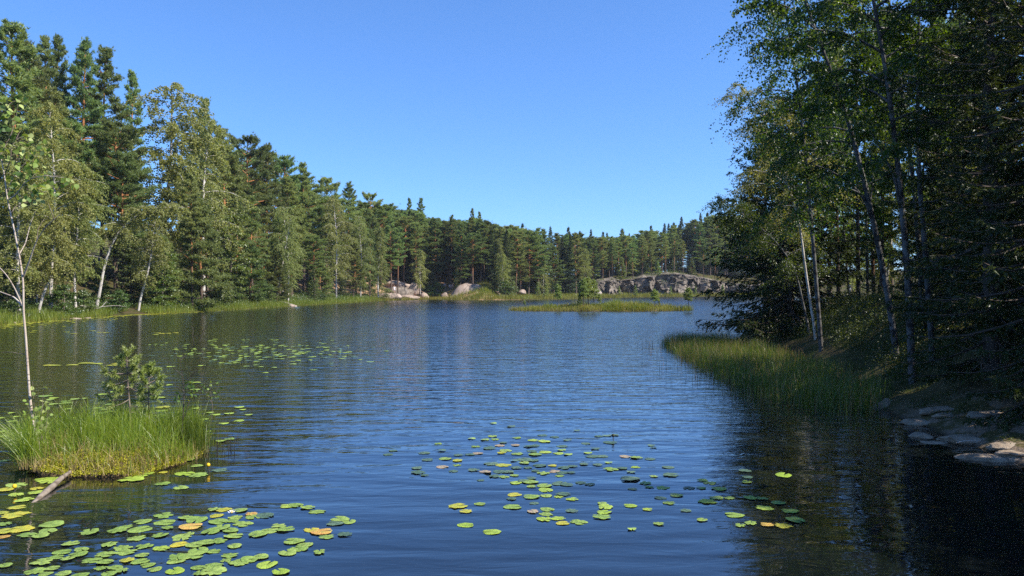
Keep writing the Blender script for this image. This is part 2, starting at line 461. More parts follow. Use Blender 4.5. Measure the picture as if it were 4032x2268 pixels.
# the waves too small to model: the farther off and the windier, the more of them in one look
rgh = t.math('MULTIPLY', t.maprange(sp.outputs[1], 8, 70, 0.03, 0.20), t.maprange(wind, 0.3, 1.1, 0.75, 1.05))
p = t.principled((0.0045, 0.0065, 0.007), rgh, hgt, 1.0, 0.6)
p.inputs['IOR'].default_value = 1.45
p.inputs['Coat Weight'].default_value = 0.5
p.inputs['Coat IOR'].default_value = 1.4
t.l(rgh, p.inputs['Coat Roughness'])
t.l(p.inputs['Normal'].links[0].from_socket, p.inputs['Coat Normal'])
wv = np.array([(-260, -40, 0), (260, -40, 0), (260, 330, 0), (-260, 330, 0)], dtype=float)
w = obj('lake_water', mk_mesh('lake_water', wv, [np.array([[0, 1, 2, 3]])], t.m))
props(w, kind='structure')

def at(u, v):
    """point of the water surface seen at pixel (u, v) of the photograph"""
    d = CAM_H * F / (v - 1134.0)
    return (u - 2016.0) / F * d, d
def uv_of(x, y, z):
    return 2016 + x / y * F, 1134 - (z - CAM_H) / y * F
# ------------------------------------------------------------------ tree kinds
def path_pts(H, rng, wob=0.02, path=None, n=14):
    t = np.linspace(0, 1, n)
    if path is None:
        ph = rng.random(4) * 6.28
        x = wob * H * (np.sin(t * 3.1 + ph[0]) - np.sin(ph[0]) + 0.4 * np.sin(t * 8 + ph[1]) - 0.4 * np.sin(ph[1])) * 0.6
        y = wob * H * (np.sin(t * 2.7 + ph[2]) - np.sin(ph[2]) + 0.4 * np.sin(t * 7 + ph[3]) - 0.4 * np.sin(ph[3])) * 0.6
        return np.stack([x, y, t * H], 1)
    P = np.asarray(path, dtype=float)          # control points
    d = np.concatenate([[0], np.cumsum(np.linalg.norm(np.diff(P, axis=0), axis=1))]); d /= d[-1]
    Q = np.stack([np.interp(t, d, P[:, k]) for k in range(3)], 1)
    for _ in range(2):
        Q[1:-1] = (Q[:-2] + 2 * Q[1:-1] + Q[2:]) / 4
    return Q

def on_path(P, t):
    tt = np.linspace(0, 1, len(P))
    return np.stack([np.interp(t, tt, P[:, k]) for k in range(3)], -1)

def tree_meshes(name, bt, bc, barkm, leafm):
    return bt.mesh(name + '_trunk', barkm, True), bc.mesh(name + '_crown', leafm)

def make_pine(seed, H=18.0, cb=0.4, R=2.6, r0=0.17, style='mature', tuft=9, dens=1.0, L=0.36, W=0.075, bend=0.012, nb=None):
    rng = np.random.default_rng(seed)
    bt, bc = Buf(), Buf()
    P = path_pts(H, rng, bend)
    tt = np.linspace(0, 1, len(P))
    tube(bt, P - np.array([0, 0, 0.4]) * (tt < 0.01)[:, None], r0 * (1 - tt) ** 0.8 + 0.025, 7)
    n = nb or int(50 * (1 - cb) / 0.6 * H / 18)
    az = rng.random() * 6.28
    for i in range(n):
        t = (i + rng.random()) / n
        h = cb + (1 - cb) * t * 0.985
        az += 2.4 + rng.normal() * 0.5
        if style == 'mature':
            prof = (1 - t ** 1.45) ** 0.9 * (0.66 + 0.34 * sm(t, 0, 0.30)) + 0.07
            elev = -0.10 + 0.75 * t + rng.normal() * 0.14
        elif style == 'flat':
            prof = (1 - t ** 4) ** 0.7 * (0.5 + 0.5 * sm(t, 0, 0.5)) + 0.12
            elev = 0.10 + 0.4 * t + rng.normal() * 0.16
        else:                                    # young, conical down to the ground
            prof = (1 - t) ** 0.75 + 0.06
            elev = 0.0 + 0.75 * t + rng.normal() * 0.1
        l = R * prof * rng.uniform(0.62, 1.18)
        o = on_path(P, h)
        d = np.array([math.cos(az) * math.cos(elev), math.sin(az) * math.cos(elev), math.sin(elev)])
        s = np.linspace(0, 1, 5)[:, None]
        bp = o + d * l * s + np.array([0, 0, 1.0]) * l * (0.22 * s ** 2 - 0.10 * s)
        tube(bt, bp, np.linspace(max(0.018, 0.022 * l), 0.008, 5), 4, False)
        side = np.array([-math.sin(az), math.cos(az), 0])
        k = int((7 + 13 * l) * dens)
        u = rng.uniform(0.30, 1.03, k) ** 0.85
        # foliage pads: the tufts of a branch gather round a few twigs
        nt = max(2, int(2 + 2.2 * l))
        tw = rng.integers(0, nt, k)
        tu = rng.uniform(0.38, 1.0, nt); tl = rng.normal(0, 0.26, nt) * l * (1.15 - tu * 0.6)
        uu = 0.35 * u + 0.65 * tu[tw]
        C = on_path(bp, uu) + side * (tl[tw] + rng.normal(0, 0.19, k))[:, None] + d * rng.normal(0, 0.2, k)[:, None]
        C[:, 2] += np.abs(rng.normal(0, 0.15, k)) + 0.02
        m = unit(d * 0.5 + np.array([0, 0, 0.75]) + 0.3 * rng.normal(size=(k, 3)))
        D = unit(m[:, None, :] * 0.75 + rng.normal(size=(k, tuft, 3)) * 0.62).reshape(-1, 3)
        blades_tri(bc, np.repeat(C, tuft, 0), D, rng.uniform(0.7, 1.15, k * tuft) * L, W, rng)
    # leader and bare dead limbs under the crown
    k = 14
    C = np.stack([on_path(P, q) for q in rng.uniform(0.94, 1.0, k)])
    D = unit(np.array([0, 0, 1.0]) + rng.normal(size=(k * 10, 3)) * 0.5)
    blades_tri(bc, np.repeat(C, 10, 0), D, L, W, rng)
    for i in range(int(9 * (cb > 0.2))):
        h = rng.uniform(0.12, cb); a = rng.random() * 6.28; l = rng.uniform(0.3, 1.3)
        o = on_path(P, h)
        tube(bt, np.stack([o, o + np.array([math.cos(a), math.sin(a), -0.1]) * l * 0.6, o + np.array([math.cos(a + .2), math.sin(a + .2), -0.2]) * l]), [0.018, 0.012, 0.006], 3, False)
    return bt, bc

def make_spruce(seed, H=18.0, cb=0.06, R=2.4, r0=0.17, step=0.36, per=5, twigs=12, tw_tri=7, L=0.19, W=0.055, droop=0.35, bend=0.004, zmax=None, power=0.95):
    rng = np.random.default_rng(seed)
    bt, bc = Buf(), Buf()
    P = path_pts(H, rng, bend)
    tt = np.linspace(0, 1, len(P))
    tube(bt, P - np.array([0, 0, 0.4]) * (tt < 0.01)[:, None], r0 * (1 - tt) ** 0.9 + 0.015, 7)
    z = cb * H
    while z < H * 0.985:
        t = (z / H - cb) / (1 - cb)
        if zmax and z > zmax: break
        for j in range(per):
            a = rng.random() * 6.28
            l = (R * ((1 - t) ** power) * (0.72 + 0.28 * sm(t, 0, 0.12)) + 0.06) * rng.uniform(0.65, 1.15)
            o = on_path(P, z / H)
            el = 0.45 * t - droop * (1 - t) + rng.normal() * 0.1
            d = np.array([math.cos(a) * math.cos(el), math.sin(a) * math.cos(el), math.sin(el)])
            s = np.linspace(0, 1, 5)[:, None]
            bp = o + d * l * s + np.array([0, 0, 1.0]) * l * (0.24 * s ** 2.5 - 0.06 * s)
            tube(bt, bp, np.linspace(0.012 + 0.010 * l, 0.004, 5), 3, False)
            side = np.array([-math.sin(a), math.cos(a), 0])
            k = int(twigs * (0.4 + 0.6 * l / R)) + 2
            u = rng.uniform(0.12, 1.0, k)
            sg = rng.choice([-1, 1], k)
            tl = (0.10 + 0.30 * l / R * (1.1 - u)) * rng.uniform(0.6, 1.3, k) * R / 2.0
            B0 = on_path(bp, u)
            td = unit(side * sg[:, None] * rng.uniform(0.4, 1.0, k)[:, None] + d * 0.8 + np.array([0, 0, -1.0]) * rng.uniform(0.05, 0.8, k)[:, None])
            m = tw_tri
            w_ = rng.uniform(0, 1, (k, m))
            C = B0[:, None, :] + td[:, None, :] * (tl[:, None] * w_)[:, :, None]
            D = unit(td[:, None, :] * 0.9 + rng.normal(size=(k, m, 3)) * 0.45)
            blades_tri(bc, C.reshape(-1, 3), D.reshape(-1, 3), rng.uniform(0.7, 1.2, k * m) * L * (0.42 + 0.58 * min(1, 2.2 * (1 - t))), W, rng)
        z += step * rng.uniform(0.7, 1.3) * (1.15 - 0.55 * t)
    k = 36
    C = np.stack([on_path(P, q) for q in rng.uniform(0.965, 1.0, k)])
    blades_tri(bc, C, unit(np.array([0, 0, 1.1]) + rng.normal(size=(k, 3)) * 0.45), L * 0.6, W, rng)
    return bt, bc

def make_birch(seed, H=14.0, cb=0.3, R=2.2, r0=0.10, nb=34, twigs=9, lv=13, leaf=0.085, path=None, hang=1.0, bend=0.02, prof='round', el0=0.75, top=1.0, tl=(0.5, 1.3), bmin=0.012):
    rng = np.random.default_rng(seed)
    bt, bc = Buf(), Buf()
    P = path_pts(H, rng, bend, path, 18)
    tt = np.linspace(0, 1, len(P))
    tube(bt, P - np.array([0, 0, 0.3]) * (tt < 0.01)[:, None], r0 * (1 - tt) ** 0.75 + 0.012, 8)
    az = rng.random() * 6.28
    for i in range(nb):
        t = (i + rng.random()) / nb
        h = cb + (top - cb) * t
        az += 2.4 + rng.normal() * 0.6
        if prof == 'round': pr = (1 - t ** 2.5) ** 0.8 * (0.55 + 0.45 * sm(t, 0, 0.4)) + 0.12
        elif prof == 'cone': pr = (1 - t) ** 0.7 + 0.1
        else: pr = 0.45 + 0.55 * math.sin(math.pi * min(1, t * 1.02)) ** 0.7
        l = R * pr * rng.uniform(0.6, 1.2)
        el = el0 * (0.55 + 0.5 * t) + rng.normal() * 0.15
        o = on_path(P, min(h, 0.995))
        d = np.array([math.cos(az) * math.cos(el), math.sin(az) * math.cos(el), math.sin(el)])
        s = np.linspace(0, 1, 6)[:, None]
        bp = o + d * l * 1.15 * s + np.array([0, 0, -1.0]) * l * 0.55 * s ** 2.2
        tube(bt, bp, np.linspace(max(bmin, 0.014 * l), 0.004, 6), 4, False)
        k = max(3, int(twigs * l / R) + 2)
        u = rng.uniform(0.25, 1.0, k)
        B0 = on_path(bp, u)
        a2 = rng.random(k) * 6.28
        td = unit(np.stack([np.cos(a2), np.sin(a2), np.zeros(k)], 1) * rng.uniform(0.3, 1.0, k)[:, None] + d * 0.35 + np.array([0, 0, -0.75]) * hang)
        ln = rng.uniform(*tl, k) * min(1.0, 0.5 + l / R)
        n = lv
        w_ = (np.arange(n)[None, :] + rng.random((k, n))) / n
        C = B0[:, None, :] + td[:, None, :] * (ln[:, None] * w_)[:, :, None]
        C[:, :, 2] -= hang * 0.25 * (ln[:, None] * w_ ** 2)
        C += rng.normal(0, 0.045, C.shape)
        D = unit(rng.normal(size=(k, n, 3)) * 0.75 + td[:, None, :] * 0.4 + np.array([0, 0, -0.45]))
        sz = rng.uniform(0.7, 1.2, k * n) * leaf
        leaves_quad(bc, C.reshape(-1, 3), D.reshape(-1, 3), sz, sz * 0.8, rng)
        for q in range(k):
            e = B0[q] + td[q] * ln[q]; e[2] -= hang * 0.25 * ln[q]
            bt.add(np.stack([B0[q] - [0.003, 0, 0], B0[q] + [0.003, 0, 0], e]), [[0, 1, 2]])
    return bt, bc

PROTO = {}
def proto(key, H, bt, bc, barkm, leafm, name):
    PROTO[key] = dict(H=H, t=bt.mesh(name + '_trunk', M[barkm], True), c=bc.mesh(name + '_crown', M[leafm]), name=name)

for i, (cb, Rr, st, H, bd) in enumerate([(0.22, 3.3, 'mature', 18, .012), (0.34, 3.1, 'mature', 19, .010), (0.18, 3.5, 'mature', 17, .018), (0.45, 2.9, 'flat', 19, .014),
                                        (0.50, 2.7, 'mature', 20, .008), (0.28, 3.8, 'flat', 17, .020), (0.30, 2.6, 'mature', 19, .010)]):
    proto(f'pine{i}', H, *make_pine(20 + i, H, cb, Rr, 0.18, st, 9, 2.7, 0.30, 0.067, bend=bd), 'pine_bark', 'pine', 'pine_tree')
for i in range(3):
    proto(f'ypine{i}', 8, *make_pine(40 + i, 8, 0.05, 2.0, 0.085, 'young', 8, 2.8, 0.27, 0.058, nb=48), 'pine_bark', 'pine', 'pine_tree')
for i, Rr in enumerate((2.2, 1.8, 2.5)):
    proto(f'spruce{i}', 18, *make_spruce(60 + i, 18, 0.05, Rr * 1.15, 0.16, 0.36, 6, 16, 7, 0.28, 0.09), 'spruce_bark', 'spruce', 'spruce_tree')
for i, (cb, Rr, pf) in enumerate([(0.28, 2.3, 'round'), (0.22, 1.8, 'oval'), (0.32, 2.7, 'round'), (0.18, 1.5, 'cone')]):
    proto(f'birch{i}', 14, *make_birch(80 + i, 14, cb * .8, Rr * 1.15, 0.11, 46, 29, 23, 0.122, prof=pf, hang=1.0), 'birch_bark', 'birch', 'birch_tree')
proto('aspen0', 9, *make_birch(90, 9, 0.12, 1.9, 0.09, 40, 15, 16, 0.17, prof='oval', hang=0.3, tl=(0.4, 1.0)), 'spruce_bark', 'aspen', 'aspen_tree')
proto('aspen1', 7, *make_birch(91, 7, 0.10, 2.0, 0.07, 36, 14, 15, 0.16, prof='round', hang=0.3, tl=(0.4, 1.0)), 'spruce_bark', 'aspen', 'aspen_tree')
for i in range(3):
    proto(f'bush{i}', 2.2, *make_birch(95 + i, 2.2, 0.05, 1.1, 0.03, 22, 12, 13, 0.12, prof='round', hang=0.1, tl=(0.2, 0.5), bmin=0.006), 'twig', 'bush', 'shrub')

HLIST = []
def place(key, x, y, h, label, group=None, rotz=None, wid=1.0, lean=(0, 0), cat='tree', z=None, name=None):
    p = PROTO[key]
    s = h / p['H']
    HLIST.append((x, y, (gz(x, y) if z is None else z) + h, h * 0.16 * wid))
    sx = s * wid
    r = thing(name or p['name'], label, cat, (x, y, gz(x, y) if z is None else z), group=group)
    r.rotation_euler = (lean[0], lean[1], R.uniform(0, 6.28) if rotz is None else rotz)
    r.scale = (sx, sx, s)
    obj('trunk', p['t'], r); props(obj('crown', p['c'], r), kind='stuff')
    return r

# ------------------------------------------------------------------ the far shores: water edge depth and sky line of the trees, by bearing
SHORE_U = [-900, -400, 0, 400, 780, 1150, 1480, 1700, 1850, 2010, 2200, 2400, 2600, 2870, 3300, 3800]
SHORE_D = [36, 44, 55, 70, 83, 110, 152, 175, 168, 163, 180, 206, 216, 243, 258, 262]
SKY_U = [-400, 0, 60, 130, 200, 270, 330, 380, 420, 470, 540, 600, 680, 730, 800, 840, 900, 960, 1020, 1060, 1110, 1200, 1300, 1370, 1450, 1600, 1700, 1780, 1860, 2000, 2100, 2200, 2330, 2400, 2460, 2550, 2620, 2700, 2800, 3200, 3800]
SKY_V = [20, 110, 150, 190, 200, 260, 230, 270, 260, 350, 360, 360, 400, 440, 470, 520, 560, 600, 600, 630, 660, 690, 745, 765, 800, 815, 850, 865, 846, 880, 893, 902, 916, 930, 922, 898, 888, 866, 846, 770, 600]
shore_d = lambda u: float(np.interp(u, SHORE_U, SHORE_D))
sky_v = lambda u: float(np.interp(u, SKY_U, SKY_V))
TREES = []      # (x, y) of every far tree so far, to keep the rows apart
def free(x, y, r):
    return all((x - a) ** 2 + (y - b) ** 2 > (r * q) ** 2 for a, b, q in TREES)
def by_ray(key, u, off, topv, label, group=None, wid=1.0, h=None, **kw):
    d = shore_d(u) + off
    x = (u - 2016) / F * d
    z = gz(x, d)
    hh = h or (CAM_H + (1134 - topv) * d / F - z)
    TREES.append((x, d, 1.0))
    return place(key, x, d, hh, label, group, wid=wid, **kw)

GP = 'pines on the far shores'
for key, u, off, tv, wid, lab in [
    ('pine2', 22, 15, 92, 1.1, 'tall bushy pine at the left picture edge, highest of the hillside trees'),
    ('pine0', 120, 20, 165, 1.0, 'broad pine on the left skyline, just right of the tallest bushy one'),
    ('pine6', 178, 26, 148, .75, 'left one of the two close thin pine tips on the left skyline'),
    ('pine6', 228, 27, 150, .75, 'right one of the two close thin pine tips on the left skyline'),
    ('pine0', 332, 22, 168, .85, 'slim pointed pine with an open top, right of the two close thin tips'),
    ('pine1', 402, 24, 196, .95, 'narrow-tipped pine with long right-hand limbs, left of the round birch crown'),
    ('pine6', 522, 34, 285, .7, 'small pine tip peeping up immediately left of the round birch crown'),
    ('pine1', 800, 28, 396, .8, 'lone pine top standing clear on the skyline right of the big round birch'),
    ('pine2', 872, 14, 505, 1.15, 'wide rounded pine below and right of the lone pine top on the left skyline'),
    ('pine5', 962, 20, 548, .9, 'flat-topped pine on the descending skyline, right of the wide rounded pine'),
    ('pine0', 1050, 20, 575, .95, 'pine with a blunt double top halfway down the left skyline'),
    ('pine3', 1118, 22, 620, .85, 'narrow dark pine whose tip stands alone halfway down the left skyline'),
    ('pine1', 1196, 18, 647, 1.0, 'dense pyramidal pine on the skyline, right of the narrow dark one'),
    ('pine3', 1290, 22, 705, .95, 'thin see-through pine on the low part of the left skyline'),
    ('pine0', 1368, 22, 720, .95, 'pine with drooping side limbs, the last tall tip before the skyline levels out'),
    ('pine5', 1456, 26, 768, .8, 'small flat pine tip on the skyline above the left end of the bare rocks'),
    ('pine6', 1612, 44, 782, .7, 'left one of two thin pine tips on the skyline above the bathing rocks'),
    ('pine1', 1655, 46, 783, .85, 'right one of two thin pine tips on the skyline above the bathing rocks'),
    ('pine6', 1860, 44, 822, .7, 'left one of a pair of small round pine tips above the smooth grey rock dome'),
    ('pine6', 1888, 46, 835, .7, 'right one of a pair of small round pine tips above the smooth grey rock dome'),
    ('pine4', 2450, 46, 903, 1.0, 'layered pine with a broad flat tip rising above the trees left of the cliff'),
    ('pine4', 757, 3, 690, .9, 'tall pine at the water edge with a bare orange trunk, left of the yellow-green aspen'),
    ('ypine1', 795, 2, 800, 1.1, 'grey-green young pine with bare lower twigs beside the sloping boulder'),
    ('ypine2', 985, 2, 960, 1.3, 'grey bushy young pine on the shore, right of the yellow-green aspen'),
    ('ypine0', 1090, 3, 1000, 1.2, 'short dense young pine behind the fallen bleached log'),
    ('pine0', 1455, 3, 905, .8, 'full pine with foliage nearly to the ground, at the left end of the bare rocks'),
    ('pine1', 1541, 6, 855, .95, 'pine with a long orange trunk on the bathing rocks, beside the white-shirted person'),
    ('pine3', 1566, 5, 900, .9, 'pine with a thin grey trunk just right of the white-shirted person'),
    ('pine2', 1812, 9, 880, .9, 'dark broad pine growing on top of the smooth grey rock dome'),
    ('pine4', 1776, 12, 850, .9, 'tall thin pine with a clean orange trunk right of the wooden frame'),
    ('pine3', 1640, 12, 880, .9, 'thin dark pine behind the yellow-green birch at the bathing place'),
]:
    by_ray(key, u, off, tv, lab, GP, wid)
for k, (u, off, h, lab) in enumerate([(2490, 30, 9, 'young pine filling the gap behind the left middle of the cliff top'), (2512, 36, 11, 'second young pine behind the left middle of the cliff top'), (2534, 31, 9, 'young pine behind the dense cliff-top pine'), (2550, 38, 11, 'young pine deep behind the thin pine at the cliff edge')]):
    by_ray(f'ypine{k % 3}', u, off, 0, lab, GP, 1.3, h)
GS = 'spruces on the far shores'
for k, (u, tv, lab) in enumerate([
    (2058, 878, 'pointed spruce at the left end of the dark tips on the far skyline'),
    (2167, 890, 'dark spruce with a thin tip, second of the far skyline row from the left'),
    (2237, 892, 'sharp spruce tip on the far skyline, third of the dark tips from the left'),
    (2284, 908, 'small spruce tip between the two sharp tips above the grassy island'),
    (2328, 901, 'tallest spruce tip on the far skyline, above the left end of the cliff'),
    (2376, 911, 'left one of two spruce tips in the lowest dip of the far skyline'),
    (2391, 915, 'right one of two spruce tips in the lowest dip of the far skyline'),
    (2477, 917, 'small spruce tip right of the layered flat-tipped pine on the far skyline'),
    (2562, 886, 'spruce tip where the far skyline begins to climb above the cliff'),
    (2616, 878, 'left one of a close pair of spruce tips on the skyline above the cliff'),
    (2632, 878, 'right one of a close pair of spruce tips on the skyline above the cliff'),
    (2653, 874, 'short blunt spruce tip next to the close pair above the cliff'),
    (2682, 852, 'tall dark spruce tip on the climbing skyline above the middle of the cliff'),
    (2757, 838, 'rounded spruce tip on the highest part of the skyline above the cliff'),
    (2784, 835, 'last spruce tip on the skyline before the near birch hides it')]):
    by_ray(f'spruce{k % 3}', u, 52, tv, lab, GS, 1.3)
for u, off, tv, lab in [(1235, 2, 1045, 'short black-green spruce at the water edge right of the bleached log'),
                        (1345, 4, 1030, 'dark young spruce between the two white birch trunks on the left shore'),
                        (1948, 6, 1060, 'dark green bushy spruce at the right foot of the smooth grey rock dome'),
                        (1700, 6, 1000, 'small blue-green spruce just left of the wooden frame')]:
    by_ray('spruce2', u, off, tv, lab, GS, 1.2)
GB = 'birches on the far shores'
for key, u, off, tv, wid, lab, kw in [
    ('birch2', 655, 14, 322, 1.25, 'big round-headed pale birch breaking the left skyline, white limbs showing', {}),
    ('birch0', 800, 7, 470, 1.1, 'grey-green hanging birch directly below and right of the big round-headed one', {}),
    ('birch0', 200, 4, 410, 1.0, 'tall pale birch low on the left hillside, behind the thin birch of the islet', {}),
    ('birch2', 300, 2, 640, 1.1, 'spreading leafy birch by the water at the left, its crown down to the ferns', {}),
    ('birch1', 75, 2, 560, 1.2, 'leafy birch at the left picture edge behind the islet birch trunk', {}),
    ('birch1', 1135, 4, 815, 1.1, 'slender birch with a leaning white trunk above the bleached log', {'lean': (0.0, 0.07)}),
    ('birch0', 1325, 3, 770, 1.0, 'olive-leaved birch with the longest straight white trunk on the left shore', {}),
    ('birch1', 1420, 4, 850, 1.0, 'thin birch with a leaning white trunk, right of the longest straight one', {'lean': (0.0, 0.06)}),
    ('birch3', 1490, 2, 890, 1.2, 'bright green cone-shaped birch at the left end of the bathing rocks', {}),
    ('birch0', 1655, 4, 985, 1.0, 'yellow-green birch with a grey forked trunk on the bathing rocks', {}),
    ('birch3', 1962, 10, 935, 1.1, 'tall narrow bright green birch right of the smooth grey rock dome', {}),
    ('birch1', 1985, 8, 1000, 1.3, 'light green bushy birch at the left end of the reed bank', {}),
    ('birch1', 2300, 22, 985, 1.0, 'slim birch with a white trunk in front of dark trees left of the cliff', {}),
    ('birch0', 2140, 22, 1040, 1.2, 'rounded light birch standing at the back of the reed bank', {}),
    ('birch3', 1800, 8, 1050, 1.1, 'small leafy birch by the water below the wooden frame', {}),
]:
    by_ray(key, u, off, tv, lab, GB, wid, **kw)
by_ray('aspen0', 905, 3, 825, 'yellow-green aspen, the brightest tree on the left shore', None, 1.0)
by_ray('aspen1', 640, 2, 985, 'bright green round aspen hanging over the shore grass left of the sloping boulder', None, 1.2)
by_ray('aspen1', 1070, 1, 1120, 'small lime-green aspen bush behind the bleached log', None, 1.0)

def bent_birch(u0, off, pts, label, seed, cb, nb, R_, r0, name='birch_tree'):
    """a birch whose trunk follows points of the photograph, standing at one depth"""
    d = shore_d(u0) + off
    x0 = (u0 - 2016) / F * d
    z0 = gz(x0, d)
    P = [(0, 0, 0)] + [((u - u0) / F * d, q, CAM_H + (1134 - v) / F * d - z0) for u, v, q in pts]
    H = max(p[2] for p in P)
    bt, bc = make_birch(seed, H, cb, R_, r0, nb, 22, 18, 0.145, path=P, hang=1.0, bmin=0.012)
    r = thing(name, label, 'tree', (x0, d, z0), group=GB)
    obj('trunk', bt.mesh('birch_tree_trunk', M['birch_bark'], True), r)
    props(obj('crown', bc.mesh('birch_tree_crown', M['birch']), r), kind='stuff')
    TREES.append((x0, d, 1.0))
bent_birch(375, 3, [(398, 1130, 0), (402, 1080, 0), (420, 1010, 0), (445, 930, .3), (490, 870, .6), (550, 825, 1), (640, 808, 1.2), (700, 812, 1.4)],
           'white birch whose thick leaning trunk bends and arches far over to the right', 201, 0.45, 30, 2.0, 0.15)
bent_birch(148, 2, [(165, 1170, 0), (190, 1110, 0), (206, 1080, 0), (205, 1020, 0), (214, 960, 0), (222, 840, 0)],
           'crooked white birch with an elbow in its trunk at the left shore', 202, 0.35, 26, 1.6, 0.12)
bent_birch(545, 2, [(555, 1160, 0), (570, 1120, 0), (590, 1040, 0), (600, 950, 0), (615, 840, 0)],
           'short-trunked birch with dark scars, leaning out above the tall shore grass', 203, 0.3, 30, 1.9, 0.12)
bent_birch(1085, 4, [(1100, 1100, 0), (1113, 1040, 0), (1128, 950, 0), (1145, 860, 0)],
           'birch with the whitest slanting trunk, beside the short dense young pine', 204, 0.35, 26, 1.7, 0.12)

# fill the hillside in rows from the water upwards
ROWS = [(3.6, 2.7), (8.0, 3.3), (13.0, 3.6), (19.5, 3.5), (24.5, 4.0), (30, 4.4), (37, 5.0), (45, 5.6), (21.5, 3.6), (27, 3.6), (33.5, 4.0), (41, 4.4)]
def shore_walk(step):
    P = LAKE[::-1]
    k0 = [i for i, p in enumerate(P) if tuple(p) == (-33.0, 25.0)]
    pts = np.concatenate([LAKE[2:0:-1], LAKE[0:1], LAKE[:20:-1]])       # left edge forwards, then round the far end to the right
    seg = np.linalg.norm(np.diff(pts, axis=0), axis=1)
    L = np.concatenate([[0], np.cumsum(seg)])
    s = 0.0
    while s < L[-1]:
        x = np.interp(s, L, pts[:, 0]); y = np.interp(s, L, pts[:, 1])
        x2 = np.interp(s + 4, L, pts[:, 0]); y2 = np.interp(s + 4, L, pts[:, 1])
        x1 = np.interp(s - 4, L, pts[:, 0]); y1 = np.interp(s - 4, L, pts[:, 1])
        t_ = np.array([x2 - x1, y2 - y1]); t_ /= np.linalg.norm(t_) + 1e-9
        yield x, y, -t_[1], t_[0]
        s += step
ZONES = [(-1e9, 900, 'on the steep left hillside'), (900, 1450, 'where the left hillside runs down'), (1450, 1960, 'behind the bathing rocks'),
         (1960, 2340, 'behind the reed bank'), (2340, 1e9, 'on the ridge above the cliff')]
FILL = []
rng = np.random.default_rng(5)
for ri, (inl, step) in enumerate(ROWS):
    for x, y, nx_, ny_ in shore_walk(step):
        x += nx_ * (inl + rng.normal(0, 1.3)) + rng.normal(0, 0.8); y += ny_ * (inl + rng.normal(0, 1.3)) + rng.normal(0, 0.8)
        if y < 30 or y > 330: continue
        u = 2016 + x / y * F
        if u < -260 or u > 3150 or (u > 2900 and rng.random() < 0.5): continue
        if ri > 7 and (math.atan2(x, y) < 0.085): continue
        s = float(lake_sd(np.array([x]), np.array([y]))[0])
        if s < 2.3 or s > inl * 1.5 + 4: continue
        a = math.atan2(x, y)
        if a > -0.04 and s < 13: continue                 # reed bank
        if 0.10 < a and s < 17.5: continue                # the cliff and its foot
        if -0.185 < a < -0.035 and s < 12.5 and rng.random() < 0.93: continue   # bare bathing rocks
        if not free(x, y, 1.7): continue
        z = gz(x, y)
        lim = CAM_H + (1134 - sky_v(u) - abs(rng.normal(0, 14)) - 6) * y / F - z
        q = rng.random()
        kind = 'pine'
        if q > 0.80: kind = 'birch' if ri < 2 else 'spruce'
        elif q > 0.66: kind = 'spruce'
        elif q < 0.30 and ri == 0: kind = 'ypine'
        if ri == 0 and q > 0.93: kind = 'spruce'
        if a < 0.085 and ri == 7: continue
        if a > 0.09 and ri < 5 and q > 0.5: kind = 'pine' if q < 0.8 else 'spruce'
        nat = {'pine': rng.uniform(13, 20), 'birch': rng.uniform(9, 14), 'spruce': rng.uniform(11, 19), 'ypine': rng.uniform(4, 8)}[kind]
        if ri == 0 and kind != 'ypine': nat *= rng.uniform(0.4, 0.85)
        if a > 0.09: nat *= 0.85
        if ri >= 4 and lim < 24: nat = max(nat, lim * rng.uniform(0.86, 1.0))
        if a > -0.2 and ri >= 3: nat = max(nat, min(22, lim) * rng.uniform(0.88, 1.0))
        h = min(nat, lim)
        if h < 3.5: continue
        key = kind + str(rng.integers(0, {'pine': 7, 'birch': 4, 'spruce': 3, 'ypine': 3}[kind]))
        if a > 0.09 and kind == 'pine' and ri < 4: key = ['pine3', 'pine4', 'pine1', 'pine0'][rng.integers(0, 4)]
        TREES.append((x, y, 1.0))
        FILL.append((key, kind, x, y, h, u, ri))
n_rows = len(FILL)
for k in range(900):                                       # the corner behind the bathing rocks, where the rows fan out
    u = rng.uniform(1400, 2020); off = rng.uniform(13, 52)
    y = shore_d(u) + off; x = (u - 2016) / F * y
    s = float(lake_sd(np.array([x]), np.array([y]))[0])
    if s < 12 or not free(x, y, 2.3) or len(FILL) - n_rows >= 70: continue
    z = gz(x, y)
    lim = CAM_H + (1134 - sky_v(u) - abs(rng.normal(0, 12)) - 4) * y / F - z
    h = min(lim, max(rng.uniform(12, 19), min(lim, 21) * rng.uniform(.85, 1) if off > 20 else 0))
    if h < 4: continue
    kind = rng.choice(['pine', 'pine', 'pine', 'spruce'])
    TREES.append((x, y, 1.0))
    FILL.append((kind + str(rng.integers(0, 7 if kind == 'pine' else 3)), kind, x, y, h, u, 3 if off < 26 else 6))
def unseen_culled(L):
    """leave out the trees of the rows that stand wholly behind nearer ones"""
    items = [(y, x, top, w, None) for x, y, top, w in HLIST] + [(f_[3], f_[2], gz(f_[2], f_[3]) + f_[4], f_[4] * .16, f_) for f_ in L]
    items.sort(key=lambda i_: i_[0])
    cover = np.full(600, 1134.0); out = []
    for y, x, top, w, f_ in items:
        u = 2016 + x / y * F; v = 1134 - (top - CAM_H) / y * F; hw = w / y * F
        k = int((u + 600) / 8)
        if not 3 <= k < 596: 
            if f_: out.append(f_)
            continue
        if f_ is not None:
            if f_[6] > 1 and v > cover[k - 2:k + 3].max() + (4 if f_[6] > 3 else 16): continue
            out.append(f_)
        r_ = max(1, int(hw / 8))
        for j in range(max(0, k - r_), min(600, k + r_ + 1)):
            cover[j] = min(cover[j], v + (abs(j - k) / r_) ** 2 * hw * 2.2 + hw * .5)
    return out
FILL = unseen_culled(FILL)
